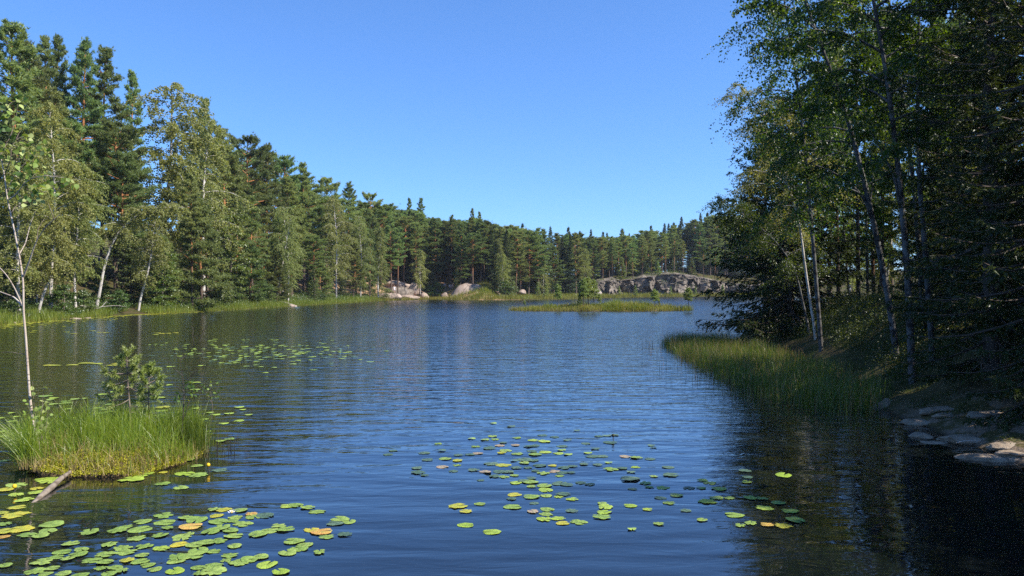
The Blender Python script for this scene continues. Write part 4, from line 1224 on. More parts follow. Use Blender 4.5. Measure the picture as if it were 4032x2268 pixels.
def person(x, y, z, label, top, bottom, rotz=0.0, sitting=False):
    r = thing('person', label, 'person', (x, y, z), rotz)
    if sitting:
        hip = 0.12
        legs = lambda s: [(s * .10, 0, hip), (s * .13, -.42, .42), (s * .12, -.55, .04), (s * .12, -.72, .03)]
    else:
        hip = 0.92
        legs = lambda s: [(s * .10, 0, hip - .04), (s * .11, -.02, .50), (s * .11, .02, .09), (s * .12, -.14, .04)]
    J = [(0, 0, hip), (0, .01, hip + .26), (0, 0, hip + .50), (0, -.01, hip + .58), (0, -.02, hip + .66), (0, -.03, hip + .78)]
    Ed = [(0, 1), (1, 2), (2, 3), (3, 4), (4, 5)]
    Rr = [(.15, .10), (.13, .09), (.15, .09), .055, .085, .07]
    for s in (-1, 1):
        n = len(J); J += legs(s); Ed += [(0, n), (n, n + 1), (n + 1, n + 2), (n + 2, n + 3)]; Rr += [.085, .06, .042, .035]
        n = len(J)
        J += [(s * .19, 0, hip + .48), (s * .24, .02, hip + .20), (s * .22, -.12, hip - .02), (s * .21, -.17, hip - .10)]
        Ed += [(2, n), (n, n + 1), (n + 1, n + 2), (n + 2, n + 3)]; Rr += [.055, .042, .034, .03]
    skin_obj('body', J, Ed, Rr, M['skin'], r)
    J = [(0, 0, hip + .02), (0, .01, hip + .26), (0, 0, hip + .50), (-.20, 0, hip + .47), (.20, 0, hip + .47), (-.235, .01, hip + .30), (.235, .01, hip + .30)]
    skin_obj('shirt', J, [(0, 1), (1, 2), (2, 3), (2, 4), (3, 5), (4, 6)], [(.165, .115), (.15, .105), (.165, .105), .07, .07, .06, .06], M[top], r)
    J = [(0, 0, hip)]; Ed = []; Rr = [(.165, .12)]
    for s in (-1, 1):
        L_ = legs(s); n = len(J)
        J += [L_[0], tuple(0.35 * a + 0.65 * c_ for a, c_ in zip(L_[0], L_[1]))]; Ed += [(0, n), (n, n + 1)]; Rr += [.105, .09]
    skin_obj('shorts', J, Ed, Rr, M[bottom], r)
    skin_obj('hair', [(0, .02, hip + .72), (0, .01, hip + .83), (0, -.04, hip + .86)], [(0, 1), (1, 2)], [.075, .08, .06], M['hair'], r)
    return r
def person_at(u, v, off, *a, **k):
    d = shore_d(u) + off
    x = (u - 2016) / F * d
    return person(x, d, CAM_H + (1134 - v) * d / F, *a, **k)
person_at(1553, 1155, 5.5, 'standing person in a white shirt before the dark grey rock face', 'cloth_white', 'cloth_white', 0.4)
person_at(1781, 1132, 8, 'sitting person in pink beside the pine on the smooth grey rock dome', 'cloth_pink', 'cloth_blue', -0.5, sitting=True)
person_at(1772, 1133, 8.5, 'sitting person in white, left of the one in pink by the pine', 'cloth_white', 'cloth_blue', 0.5, sitting=True)
person_at(1842, 1127, 9, 'sitting person in white at the right end of the dome top', 'cloth_white', 'cloth_pink', 0.2, sitting=True)
person_at(1750, 1128, 9, 'sitting person in blue below the wooden frame', 'cloth_blue', 'cloth_blue', 0.3, sitting=True)

# plants rooted on the ledges and the top of the cliff
rng = np.random.default_rng(70)
cm = bpy.data.objects['rock_cliff'].data
cv = np.array([v.co[:] for v in cm.vertices]); cn = np.array([v.normal[:] for v in cm.vertices])
ok = (cn[:, 2] > 0.45) & (vnoise(cv[:, 0] * .5, cv[:, 2] * .9 + cv[:, 1] * .3, 71) > -0.02)
Pk = cv[ok]; Pk = Pk[rng.permutation(len(Pk))[:900]]
b = Buf()
leafy(b, Pk, 12, (0.35, 0.3, 0.22), 0.15, rng)
strips(b, Pk[::2] + rng.normal(0, .2, (len(Pk[::2]), 3)) * [1, 1, 0], rng.uniform(.2, .5, len(Pk[::2])), .08, rng, .4, 2)
stuff('cliff_plants', b, 'bush', 'heather and grass growing on the ledges of the cliff')
# ------------------------------------------------------------------ the near islet with its thin birch
ISL = [at(115, 1864), at(150, 1882), at(250, 1884), at(400, 1888), at(540, 1878), at(625, 1860), at(720, 1835), at(800, 1800), at(815, 1765), at(760, 1735),
       at(600, 1740), at(400, 1735), at(200, 1742), at(135, 1775), at(108, 1815)]
o, IE, IC = outline_mound('near_islet', ISL, 0.17, 'peat', seed=60, sink=-0.2, edge=0.03, nz=0.05, nscale=2.5)
props(o, kind='structure')
rng = np.random.default_rng(33)
def isl_pts(n, lo=0.0, hi=1.0):
    Q, f = in_outline(IE, IC, n, rng, lo, hi)
    z = 0.03 + 0.14 * sm(1 - f, 0, 0.5) + 0.1 * fbm(Q[:, 0] * 2.5, Q[:, 1] * 2.5, 62, 3)
    return np.concatenate([Q, z[:, None]], 1), f
b = Buf()
P, f = isl_pts(15000, 0, 0.97)
leafy(b, P[:15000], 1, (0.02, 0.02, 0.015), 0.022, rng, 0.5)
front = P[(P[:, 1] < 11.3)]
leafy(b, front[:3000], 4, (0.02, 0.02, 0.02), 0.024, rng, 0.6)
stuff('moss', b, 'moss', 'golden green moss cushioning the front of the islet')
b = Buf()
P, f = isl_pts(7500, 0.0, 0.96)
u_ = 2016 + P[:, 0] / P[:, 1] * F
keep = (P[:, 1] > 10.5) & (rng.random(len(P)) < np.where(P[:, 1] < 11.0, 0.28, 1.0)) & (vnoise(P[:, 0] * 2.2, P[:, 1] * 2.2, 64) > -0.14)
P = P[keep]; u_ = u_[keep]
H_ = rng.uniform(0.20, 0.62, len(P)) * (1 + 1.0 * vnoise(P[:, 0] * 2.2, P[:, 1] * 2.2, 65)) * np.interp(P[:, 1], [10.5, 11.3], [0.55, 1.0]) * np.interp(u_, [100, 330, 560], [0.70, 0.88, 1.0])
strips(b, P, H_, 0.0075, rng, 0.50, 5)
cl = np.array([[*at(uu, vv), 0.08] for uu, vv in ((100, 1830), (120, 1850), (135, 1800), (250, 1750), (350, 1745), (470, 1760), (580, 1770), (700, 1770), (770, 1770))])
Pc = np.repeat(cl, 170, 0) + rng.normal(0, 0.07, (len(cl) * 170, 3)) * [1, 1, .1]
strips(b, Pc, rng.uniform(0.45, 0.85, len(Pc)), 0.008, rng, 0.5, 5)
L_ = cl[[0, 1, 2]]
Pl = np.repeat(L_, 160, 0) + rng.normal(0, 0.08, (480, 3)) * [1, 1, .1]
strips(b, Pl, rng.uniform(0.35, 0.62, 480), 0.008, rng, 0.35, 5, dirn=(-0.75, -0.15), curl=1.7)
stuff('islet_sedge', b, 'sedge', 'long arching sedge growing over the near islet')
b = Buf()
cl = np.array([[*at(uu, vv), 0.05] for uu, vv in ((640, 1770), (680, 1790), (740, 1775), (770, 1790), (790, 1770), (720, 1760))])
Pc = np.repeat(cl, 150, 0) + rng.normal(0, 0.10, (len(cl) * 150, 3)) * [1, 1, .1]
strips(b, Pc, rng.uniform(0.35, 0.68, len(Pc)), 0.0085, rng, 0.25, 4)
stuff('islet_rushes', b, 'reed', 'darker upright rushes at the right end of the islet')
b = Buf()
cl = np.array([[*at(uu, vv), 0.06] for uu, vv in ((292, 1872), (445, 1868), (560, 1850), (150, 1870), (90, 1866))])
Pc = np.repeat(cl, 26, 0) + rng.normal(0, 0.035, (len(cl) * 26, 3)) * [1, .6, .1]
strips(b, Pc, rng.uniform(0.10, 0.26, len(Pc)), 0.009, rng, 0.6, 3)
P, f = isl_pts(1900, 0.0, 1.03)
strips(b, P, rng.uniform(0.1, 0.35, len(P)), 0.007, rng, 0.7, 3)
stuff('dry_sedge', b, 'dry', 'withered pale sedge at the edge of the near islet')

def px3(d):
    return lambda u, v, dd=0.0: np.array([(u - 2016) / F * (d + dd), d + dd, CAM_H + (1134 - v) * (d + dd) / F])
def smooth_path(pts, n=4):
    P = np.asarray(pts, float)
    d = np.concatenate([[0], np.cumsum(np.linalg.norm(np.diff(P, axis=0), axis=1))])
    t = np.linspace(0, d[-1], len(P) * n)
    Q = np.stack([np.interp(t, d, P[:, k]) for k in range(3)], 1)
    for _ in range(2): Q[1:-1] = (Q[:-2] + 2 * Q[1:-1] + Q[2:]) / 4
    return Q
def limb(name, pts, r0, r1, mat, parent, sides=7):
    Q = smooth_path(pts) - np.array(parent.location)
    b = Buf(); tube(b, Q, np.linspace(r0, r1, len(Q)), sides)
    return obj(name, b.mesh(name, M[mat], True), parent), Q + np.array(parent.location)

# one birch leaf, toothed outline with a folded midrib
def leaf_mesh(name, mat):
    out = [(0, 0), (.30, .12), (.44, .30), (.40, .48), (.27, .70), (.10, .90), (0, 1.02)]
    V = []; n = len(out)
    for x, y in out: V.append((x, y, 0.10 * x + 0.06 * math.sin(y * 3)))
    for x, y in out[1:-1]: V.append((-x, y, 0.10 * x + 0.06 * math.sin(y * 3)))
    for y in (.28, .55): V.append((0, y, -0.03 + 0.06 * math.sin(y * 3)))
    Fq = [(0, 1, 12), (1, 2, 12), (12, 2, 13), (2, 3, 13), (3, 4, 13), (4, 5, 13), (5, 6, 13), (0, 12, 7), (7, 12, 8), (12, 13, 8), (8, 13, 9), (9, 13, 10), (10, 13, 11), (11, 13, 6)]
    return mk_mesh(name, V, [np.array(Fq)], mat, True)
def leafmat(name, c, tr=0.45):
    t = NT(name)
    rnd = t.n('ShaderNodeObjectInfo').outputs['Random']
    col = t.mix(rnd, tuple(0.72 * q for q in c), tuple(min(1, 1.25 * q) for q in c))
    d = t.n('ShaderNodeBsdfDiffuse'); t.l(col, d.inputs[0])
    tl_ = t.n('ShaderNodeBsdfTranslucent'); t.l(t.mix(0.5, col, (0.45, 0.50, 0.03)), tl_.inputs[0])
    m = t.n('ShaderNodeMixShader'); m.inputs[0].default_value = tr; t.l(d.outputs[0], m.inputs[1]); t.l(tl_.outputs[0], m.inputs[2])
    g = t.n('ShaderNodeBsdfGlossy', _Roughness=0.55); m2 = t.n('ShaderNodeMixShader'); m2.inputs[0].default_value = 0.03
    t.l(m.outputs[0], m2.inputs[1]); t.l(g.outputs[0], m2.inputs[2]); t.l(m2.outputs[0], t.out.inputs[0])
    return t.m
LEAF = [leaf_mesh('birch_leaf', leafmat('fresh_birch_leaf', (0.22, 0.32, 0.06))), leaf_mesh('birch_leaf_pale', leafmat('pale_birch_leaf', (0.40, 0.46, 0.15))),
        leaf_mesh('birch_leaf_dark', leafmat('dark_birch_leaf', (0.08, 0.15, 0.03)))]
def add_leaf(parent, p, size, droop=0.5, which=None, name='leaf'):
    me = LEAF[which if which is not None else int(rng.choice(3, p=[.5, .28, .22]))]
    o = obj(name, me, parent, Vector(p) - parent.location)
    d = unit(rng.normal(size=3) * [0.8, 0.8, 0.5] + np.array([0, 0, -droop]))
    q = Vector(d).to_track_quat('Y', 'Z').to_matrix().to_4x4() @ Matrix.Rotation(rng.uniform(0, 6.28), 4, 'Y')
    o.rotation_euler = q.to_euler(); o.scale = (size,) * 3
    return o

D0 = 11.6
q = px3(D0)
base = q(157, 1762); base[2] = 0.10
bir = thing('birch_tree', 'thin white-stemmed birch growing on the near islet, bare below and leafy at the top', 'tree', tuple(base))
trunk, TP = limb('trunk', [base - [0, 0, .15], q(150, 1730), q(130, 1664), q(117, 1562), q(109, 1441), q(101, 1321), q(92, 1224), q(92, 1110), q(80, 1028), q(63, 941), q(43, 845), q(29, 787), q(18, 690), q(2, 610), q(-25, 520), q(-50, 420)], 0.022, 0.006, 'birch_bark_islet', bir, 10)
LIMBS = []
for pts, r0 in [([(92, 1088), (116, 1028, -.1), (128, 990, -.15), (145, 946, -.2), (179, 893, -.3), (213, 864, -.35), (238, 842, -.35)], .015),
                ([(213, 864, -.35), (205, 840, -.4), (190, 800, -.4)], .006), ([(145, 946, -.2), (150, 900, -.1), (175, 860, 0)], .006),
                ([(88, 1205), (58, 1170, .1), (0, 1149, .2), (-60, 1120, .3)], .014), ([(86, 1200), (58, 1135, -.1), (28, 1085, -.15), (0, 1055, -.2), (-50, 1000, -.2)], .013),
                ([(76, 1000), (100, 960, .1), (120, 880, .2), (140, 830, .2)], .010), ([(70, 970), (90, 930, -.2), (100, 900, -.25), (110, 870, -.3)], .006),
                ([(42, 845), (60, 812, .1), (110, 795, .2), (160, 785, .25)], .008), ([(30, 790), (65, 765, -.1), (95, 720, -.2), (130, 700, -.2), (180, 690, -.3), (250, 700, -.3)], .010),
                ([(28, 760), (50, 700, .2), (85, 660, .3), (140, 590, .3)], .009), ([(18, 690), (45, 620, -.2), (42, 570, -.2), (90, 520, -.3)], .008),
                ([(2, 610), (40, 540, .2), (60, 480, .3), (70, 410, .3)], .007), ([(-10, 570), (-60, 500, -.2), (-110, 480, -.3)], .007), ([(-25, 520), (10, 440, -.2), (40, 400, -.3)], .006),
                ([(100, 1395), (70, 1392, .1), (55, 1387, .1), (25, 1386, .15), (5, 1389, .15)], .006)]:
    _, L_ = limb('branch', [q(*p_) for p_ in pts], r0, 0.003, 'birch_bark_islet' if r0 > .009 else 'twig', bir, 5)
    LIMBS.append(L_)
# leafy twigs of the top: leaf after leaf
cl = [(20, 395), (60, 420), (15, 450), (75, 395), (45, 470), (85, 480), (20, 520), (60, 530), (90, 510), (15, 570), (55, 585), (90, 560), (120, 540), (130, 580), (150, 590), (100, 610), (160, 565), (170, 600),
      (20, 620), (60, 640), (110, 650), (140, 640), (75, 690), (110, 690), (150, 680), (190, 690), (130, 720), (170, 720), (260, 700), (280, 712), (30, 680), (95, 730), (60, 735), (200, 730), (215, 745), (20, 480), (5, 420),
      (140, 760), (180, 760), (100, 775), (45, 765), (-30, 420), (-40, 470), (-60, 520), (-30, 580)]
for (u, v) in cl:
    for k in range(6):
        add_leaf(bir, q(u + rng.normal(0, 16), v + rng.normal(0, 15), rng.normal(0, .22)), rng.uniform(.065, .10))
    near = min(((np.linalg.norm(L_[j] - q(u, v)), L_[j]) for L_ in LIMBS[5:14] + [TP[-24:]] for j in range(len(L_))), key=lambda t_: t_[0])[1]
    if rng.random() < 0.55:
        limb('twig', [near, (near + q(u, v)) / 2 + [0, 0, .03], q(u, v)], .004, .002, 'twig', bir, 3)
# leafy shoots round the birch base
for k, (u, v, lab) in enumerate([(128, 1502, 'tallest leafy birch shoot at the foot of the islet birch'), (172, 1520, 'leafy birch shoot right of the tallest one at the islet birch foot'),
                                 (190, 1600, 'short leafy birch shoot on the right at the islet birch foot'), (105, 1590, 'leafy birch shoot left of the islet birch trunk')]):
    bs = q(150 + 12 * k, 1765, -.12 - .05 * k); bs[2] = .1
    sh = thing('birch_shoot', lab, 'sapling', tuple(bs), group='birch shoots on the islet')
    top = q(u, v, -.1 - .08 * k)
    _, L_ = limb('stem', [bs, (bs + top) / 2 + [rng.normal(0, .04), 0, 0], top], .006, .002, 'twig', sh, 5)
    for j in range(22):
        p = on_path(L_, rng.uniform(.12, 1.0)) + rng.normal(0, .05, 3) * [1, 1, .5]
        add_leaf(sh, p, rng.uniform(.05, .08), 0.5, int(rng.choice(3, p=[.5, .42, .08])))

# two young pines
def young_pine(label, bu, bv, tu, tv, d, seed, branches):
    rg = np.random.default_rng(seed)
    q = px3(d)
    base = q(bu, bv); base[2] = 0.12
    r = thing('pine_sapling', label, 'sapling', tuple(base), group='young pines on the islet')
    top = q(tu, tv)
    _, TPp = limb('trunk', [base - [0, 0, .1], base * .6 + top * .4 + [.012, 0, 0], base * .25 + top * .75 - [.01, 0, 0], top], .016, .006, 'twig', r, 7)
    b = Buf(); bn = Buf()
    def shoot(p0, p1, n, L=.055):
        n = int(n * 1.1)
        s = rg.random(n) ** 0.8
        C = p0 + (p1 - p0) * s[:, None]
        ax = unit(p1 - p0)
        D = unit(ax * 0.75 + unit(rg.normal(size=(n, 3))) * 0.85)
        blades_tri(bn, C - base, D, rg.uniform(.75, 1.15, n) * L, .0085, rg)
    for (u0, v0, u1, v1, dd, ns) in branches:
        p0 = q(u0, v0); k = np.argmin(np.linalg.norm(TPp - p0, axis=1)); p0 = TPp[k]
        p1 = q(u1, v1, dd)
        mid = (p0 + p1) / 2 - [0, 0, .02]
        Qb = smooth_path([p0, mid, p1])
        tube(b, Qb - base, np.linspace(.009, .003, len(Qb)), 4, False)
        for j in range(ns):
            s0 = on_path(Qb, rg.uniform(.35, .95)) if j else Qb[-2]
            dirv = unit(p1 - p0) * .6 + rg.normal(0, .5, 3) + np.array([0, 0, .35])
            e = s0 + unit(dirv) * rg.uniform(.07, .13)
            tube(b, np.stack([s0, e]) - base, [.004, .002], 3, False)
            shoot(s0, e, 70)
    for j in range(6):
        e = top + np.array([rg.normal(0, .045), rg.normal(0, .045), rg.uniform(.05, .14)])
        shoot(top - [0, 0, .04], e, 70)
    for j in range(7):                                          # bare lower twigs
        p0 = TPp[rg.integers(3, len(TPp) // 2)]; a = rg.random() * 6.28; l = rg.uniform(.15, .35)
        e = p0 + np.array([math.cos(a), math.sin(a), rg.normal(0, .2)]) * l
        tube(b, np.stack([p0, (p0 + e) / 2 + [0, 0, -.02], e]) - base, [.005, .004, .002], 3, False)
    props(obj('branches', b.mesh('pine_branches', M['twig']), r), kind='stuff'); props(obj('needles', bn.mesh('pine_needle_tufts', M['sapling']), r), kind='stuff')
young_pine('taller young pine on the islet, tufts at the top like a bottle brush', 516, 1745, 499, 1395, 12.0, 5,
  [(499, 1425, 485, 1412, 0, 5), (499, 1425, 535, 1418, .1, 6), (500, 1440, 480, 1440, .1, 6), (503, 1475, 400, 1462, -.2, 7), (503, 1475, 440, 1475, .2, 7), (505, 1490, 420, 1520, -.1, 8), (505, 1500, 455, 1528, .1, 6), (505, 1480, 550, 1462, .2, 4),
   (507, 1505, 540, 1500, -.2, 6), (507, 1520, 470, 1548, -.2, 5), (508, 1530, 560, 1545, .2, 5), (502, 1450, 520, 1440, .0, 5), (510, 1570, 385, 1570, .2, 3), (510, 1580, 445, 1600, -.2, 2), (503, 1462, 540, 1435, -.1, 6)])
young_pine('shorter young pine on the islet, right behind the taller one', 582, 1745, 588, 1470, 12.2, 6,
  [(588, 1485, 575, 1450, 0, 6), (588, 1490, 612, 1468, .1, 6), (588, 1510, 628, 1482, .1, 7), (586, 1520, 560, 1490, -.1, 7), (586, 1530, 625, 1522, -.1, 7), (585, 1540, 548, 1540, .1, 6), (585, 1555, 615, 1550, .2, 6), (584, 1570, 540, 1575, .1, 5), (584, 1575, 618, 1572, -.1, 5), (588, 1480, 592, 1444, 0, 6), (584, 1590, 555, 1602, -.1, 3)])

# dead shrub with a few leaves, and a thin birch beside it
q = px3(12.0)
base = q(712, 1775); base[2] = .08
r = thing('dead_shrub', 'half dead dark shrub with bare curling twigs at the right end of the islet', 'shrub', tuple(base))
for pts, r0 in [([(712, 1775), (716, 1690), (722, 1620), (725, 1554), (718, 1480), (708, 1414)], .014), ([(708, 1414), (690, 1400), (684, 1370), (680, 1345)], .004), ([(710, 1420), (735, 1395), (760, 1368), (790, 1340), (795, 1322), (758, 1325)], .006),
                ([(752, 1372), (765, 1350), (757, 1325), (762, 1298), (752, 1283)], .004), ([(762, 1298), (770, 1285)], .003), ([(795, 1322), (802, 1300), (828, 1268), (850, 1260)], .004), ([(708, 1414), (728, 1385), (700, 1360), (698, 1340)], .003),
                ([(720, 1480), (690, 1455), (660, 1420), (640, 1400)], .005), ([(722, 1500), (760, 1475), (800, 1440), (860, 1455)], .005), ([(724, 1540), (690, 1520), (670, 1480)], .004), ([(725, 1560), (745, 1500), (770, 1450)], .004),
                ([(718, 1660), (740, 1600), (755, 1540), (760, 1510)], .007), ([(800, 1440), (830, 1430), (855, 1395)], .003)]:
    limb('branch', [q(*p_, rng.normal(0, .05)) if i_ else q(*p_) for i_, p_ in enumerate(pts)], r0, .0025, 'twig_dark', r, 5)
for u, v, n in [(745, 1515, 14), (758, 1540, 12), (700, 1555, 6), (705, 1570, 5), (745, 1560, 6), (750, 1500, 6)]:
    for k in range(n): add_leaf(r, q(u + rng.normal(0, 9), v + rng.normal(0, 8), rng.normal(0, .06)), rng.uniform(.04, .06), .4, 2)
base = q(815, 1790, .2); base[2] = 0.02
r = thing('birch_sapling', 'wispy birch sapling standing in the water off the right end of the islet', 'sapling', tuple(base))
for pts, r0 in [([(815, 1790), (820, 1720), (833, 1650), (838, 1600), (828, 1540), (830, 1510)], .006), ([(836, 1590), (815, 1550), (800, 1525)], .003), ([(834, 1560), (855, 1535), (862, 1515)], .003)]:
    limb('branch', [q(*p_, .2) for p_ in pts], r0, .002, 'twig', r, 4)
for u, v in [(830, 1505), (858, 1510), (862, 1535), (800, 1522), (812, 1535), (845, 1540), (838, 1575), (822, 1560), (850, 1560), (805, 1545)]:
    for k in range(3): add_leaf(r, q(u + rng.normal(0, 6), v + rng.normal(0, 6), .2 + rng.normal(0, .04)), rng.uniform(.035, .05), .4, int(rng.choice([0, 2])))
pole('driftwood_log', [(*at(276, 1878), 0.07), (*at(238, 1902), 0.055), (*at(200, 1932), 0.035), (*at(165, 1955), 0.015), (*at(118, 1985), -0.03)], [.022, .034, .040, .036, .022], 'log', 'grey driftwood log leaning from the islet moss into the water', 'log', 10)
b = Buf()
for k in range(26):
    x, y = at(rng.uniform(850, 945), rng.uniform(1740, 1800)); a = rng.random() * 6.28; h = rng.uniform(.05, .25)
    tube(b, [(x, y, -.05), (x + .02 * math.cos(a), y, h * .6), (x + .08 * math.cos(a), y + .05 * math.sin(a), h)], [.004, .003, .0015], 3, False)
stuff('water_twigs', b, 'twig_dark', 'thin dark twigs sticking out of the water right of the islet')

# ------------------------------------------------------------------ water lilies
def pad_mat(name, c1, c2, gloss=0.25, spot=None):
    t = NT(name)
    rnd = t.n('ShaderNodeObjectInfo').outputs['Random']
    c = t.coords('Object')
    nz = t.noise(1.6, 4, 0.6, c)
    col = t.mix(rnd, c1, c2)
    gr = t.n('ShaderNodeTexGradient', gradient_type='RADIAL'); t.l(c, gr.inputs[0])
    vein = t.maprange(t.math('ABSOLUTE', t.math('SUBTRACT', t.math('FRACT', t.math('MULTIPLY', gr.outputs['Fac'], 22.0)), 0.5)), 0.40, 0.5, 0, 0.28)
    col = t.mix(vein, col, tuple(min(1, q * 1.5) for q in c2))
    col = t.mix(t.maprange(nz, 0.44, 0.66, 0, 0.8), col, spot or tuple(q * 0.65 for q in c1))
    n4 = t.noise(5.0, 5, 0.65, t.coords('Object'))
    col = t.mix(t.maprange(n4, 0.62, 0.70, 0, 0.75), col, (0.10, 0.065, 0.02))
    p = t.principled(col, 0.42, t.math('ADD', nz, t.math('MULTIPLY', vein, 0.4)), 0.03, 0.25)
    return t.m
PADM = {'g': pad_mat('lily_green', (0.20, 0.31, 0.055), (0.31, 0.41, 0.090)), 'l': pad_mat('lily_lime', (0.28, 0.40, 0.045), (0.40, 0.50, 0.08)),
        'y': pad_mat('lily_yellow', (0.34, 0.34, 0.04), (0.52, 0.42, 0.04), spot=(0.30, 0.38, 0.05)), 'o': pad_mat('lily_orange', (0.48, 0.24, 0.06), (0.55, 0.33, 0.08), spot=(0.50, 0.45, 0.08)),
        't': pad_mat('lily_dull', (0.075, 0.135, 0.085), (0.13, 0.20, 0.12)), 'p': pad_mat('lily_pink', (0.33, 0.22, 0.15), (0.40, 0.29, 0.20), spot=(0.30, 0.33, 0.16))}
CN = {'g': 'green', 'l': 'lime green', 'y': 'yellow', 'o': 'orange-tinged', 't': 'dull dark green', 'p': 'pinkish'}
def pad_mesh(seed, mat, chewed):
    rg = np.random.default_rng(seed)
    n = 22; gap = rg.uniform(.10, .28)
    a = np.linspace(gap, 2 * math.pi - gap, n)
    rad = 1 + 0.05 * np.sin(a * 3 + rg.random() * 6) + 0.025 * rg.normal(size=n)
    rad *= 1 - 0.12 * (np.abs(np.cos(a / 2)) > .96)
    if chewed:
        rad *= 1 - rg.choice([0, 0, .12, .28, .48], n) * rg.random(n)
    zr = 0.016 * np.sin(a * 2 + rg.random() * 6) + 0.014 * np.sin(a * 5 + rg.random() * 6) + .008
    if rg.random() < 0.35:
        zr = zr + 0.16 * np.maximum(0, np.cos(a - rg.random() * 6.28) - 0.55)       # one edge curls up
    V = [(0, 0, 0)]
    for f, zz in ((.5, .35), (.92, .9), (1.0, 1.0)):
        for k in range(n): V.append((1.12 * f * rad[k] * math.cos(a[k]), .92 * f * rad[k] * math.sin(a[k]), zr[k] * zz + (0.0 if f < 1 else -.02)))
    tri = np.array([(0, 1 + k, 2 + k) for k in range(n - 1)])
    qd = np.concatenate([np.array([(1 + r_ * n + k, 1 + (r_ + 1) * n + k, 2 + (r_ + 1) * n + k, 2 + r_ * n + k) for k in range(n - 1)]) for r_ in range(2)])
    return mk_mesh('lily_pad', V, [tri, qd], PADM[mat], True)
PADS = {(m, ch, k): pad_mesh(300 + k + 10 * ch + 50 * i, m, ch) for i, m in enumerate(PADM) for ch in (0, 1) for k in range(3)}
rp = np.random.default_rng(77)
ALLP = []
s3 = lambda L, cl_: [(x / 1.497, 1300 + y / 1.497, w / 1.497, c, cl_) for x, y, w, c in L]
s8 = lambda L, cl_: [(1400 + x / 1.3558, 1600 + y / 1.3558, w / 1.3558, c, cl_) for x, y, w, c in L]
sf = lambda L, cl_: [(x * 1.565, y * 1.565, w * 1.565, c, cl_) for x, y, w, c in L]
ALLP += s3([(40,940,110,'y'),(100,915,130,'g'),(95,972,100,'l'),(215,935,80,'y'),(210,960,100,'l'),(275,880,140,'l'),(290,895,120,'l'),(150,1000,110,'l'),(105,1045,120,'y'),(10,1078,80,'y'),(90,1090,180,'y'),(30,1145,80,'g'),(120,1175,150,'y'),
            (300,1150,150,'g'),(280,1185,110,'g'),(155,1210,120,'g'),(235,1215,100,'g'),(20,1190,120,'y'),(20,1220,70,'o'),(35,770,80,'g')], 'yellowing group by the driftwood log')
ALLP += s3([(770,880,160,'l'),(825,860,80,'l'),(880,846,70,'l'),(960,840,60,'y'),(1010,787,90,'l'),(1110,765,80,'g'),(1090,848,115,'l'),(1170,857,120,'g'),(1160,800,70,'g'),(1300,825,110,'t'),(955,908,100,'g'),(1065,930,95,'g')], 'small group right in front of the islet')
ALLP += s3([(965,1093,120,'g'),(975,1135,115,'g'),(1095,1108,95,'g'),(1160,1120,130,'g'),(1125,1160,125,'o'),(1260,1058,75,'g'),(1320,1060,110,'y'),(1415,1065,90,'g'),(1480,1085,80,'o'),(1275,1095,90,'y'),(1390,1105,90,'g'),(1290,1130,120,'g'),(1370,1125,80,'g'),(1310,1165,120,'g'),(1430,1145,120,'g'),(1360,1182,100,'g'),
            (1240,1190,115,'g'),(1380,1215,110,'g'),(1495,1210,60,'t'),(840,1130,110,'g'),(830,1175,130,'g'),(740,1160,90,'g'),(690,1185,110,'g'),(990,1168,80,'g'),(945,1210,115,'g'),(1070,1225,120,'g'),(1110,1203,80,'g'),(800,1230,105,'g'),(530,1190,130,'g'),(850,1275,110,'g'),(645,1265,105,'g'),(955,1290,100,'l'),(1060,1265,105,'y'),
            (1150,1270,100,'g'),(1215,1255,130,'g'),(1285,1243,110,'g'),(1170,1300,125,'g'),(1260,1305,85,'g'),(1380,1275,90,'g'),(1350,1330,110,'g'),(720,1285,130,'g'),(735,1310,120,'g'),(420,1260,100,'g'),(370,1310,110,'g'),(480,1298,95,'g'),(460,1325,100,'g'),(400,1350,80,'g'),(330,1340,90,'g'),(620,1325,115,'g'),(540,1360,110,'g'),
            (620,1370,110,'g'),(745,1360,95,'y'),(840,1330,90,'g'),(830,1365,110,'g'),(870,1387,80,'g'),(910,1412,90,'g'),(1045,1343,120,'g'),(1130,1335,150,'g'),(1040,1362,100,'g'),(1420,1370,120,'g'),(1480,1350,60,'g'),(1330,1358,80,'g'),(1265,1390,120,'g'),(1170,1402,80,'g'),(1250,1425,150,'g'),(1030,1420,110,'l'),(245,1370,140,'g'),(30,1390,80,'g'),
            (310,1405,90,'g'),(200,1425,110,'g'),(265,1438,90,'g'),(370,1440,100,'g'),(590,1405,80,'g'),(680,1405,100,'g'),(720,1420,90,'g'),(640,1440,90,'g'),(470,1450,100,'g'),(1170,1437,80,'g')], 'big raft in the left foreground')
ALLP += sf([(745,1272,44,'g'),(775,1278,44,'g'),(800,1288,48,'g'),(722,1274,36,'l'),(855,1307,50,'g'),(878,1313,40,'g'),(842,1318,40,'t'),(810,1339,52,'o'),(783,1334,46,'y'),(868,1346,46,'t'),(820,1352,44,'g'),(700,1324,44,'g'),(678,1336,48,'g'),(720,1333,44,'g'),(648,1346,50,'g'),(738,1363,50,'g'),(768,1372,44,'g'),
            (752,1381,48,'g'),(724,1391,46,'g'),(804,1390,40,'g'),(655,1403,46,'g'),(672,1421,52,'l'),(706,1440,48,'l'),(600,1416,50,'g'),(628,1409,46,'g'),(640,1300,50,'g'),(668,1298,46,'t')], 'right arm of the big left raft')
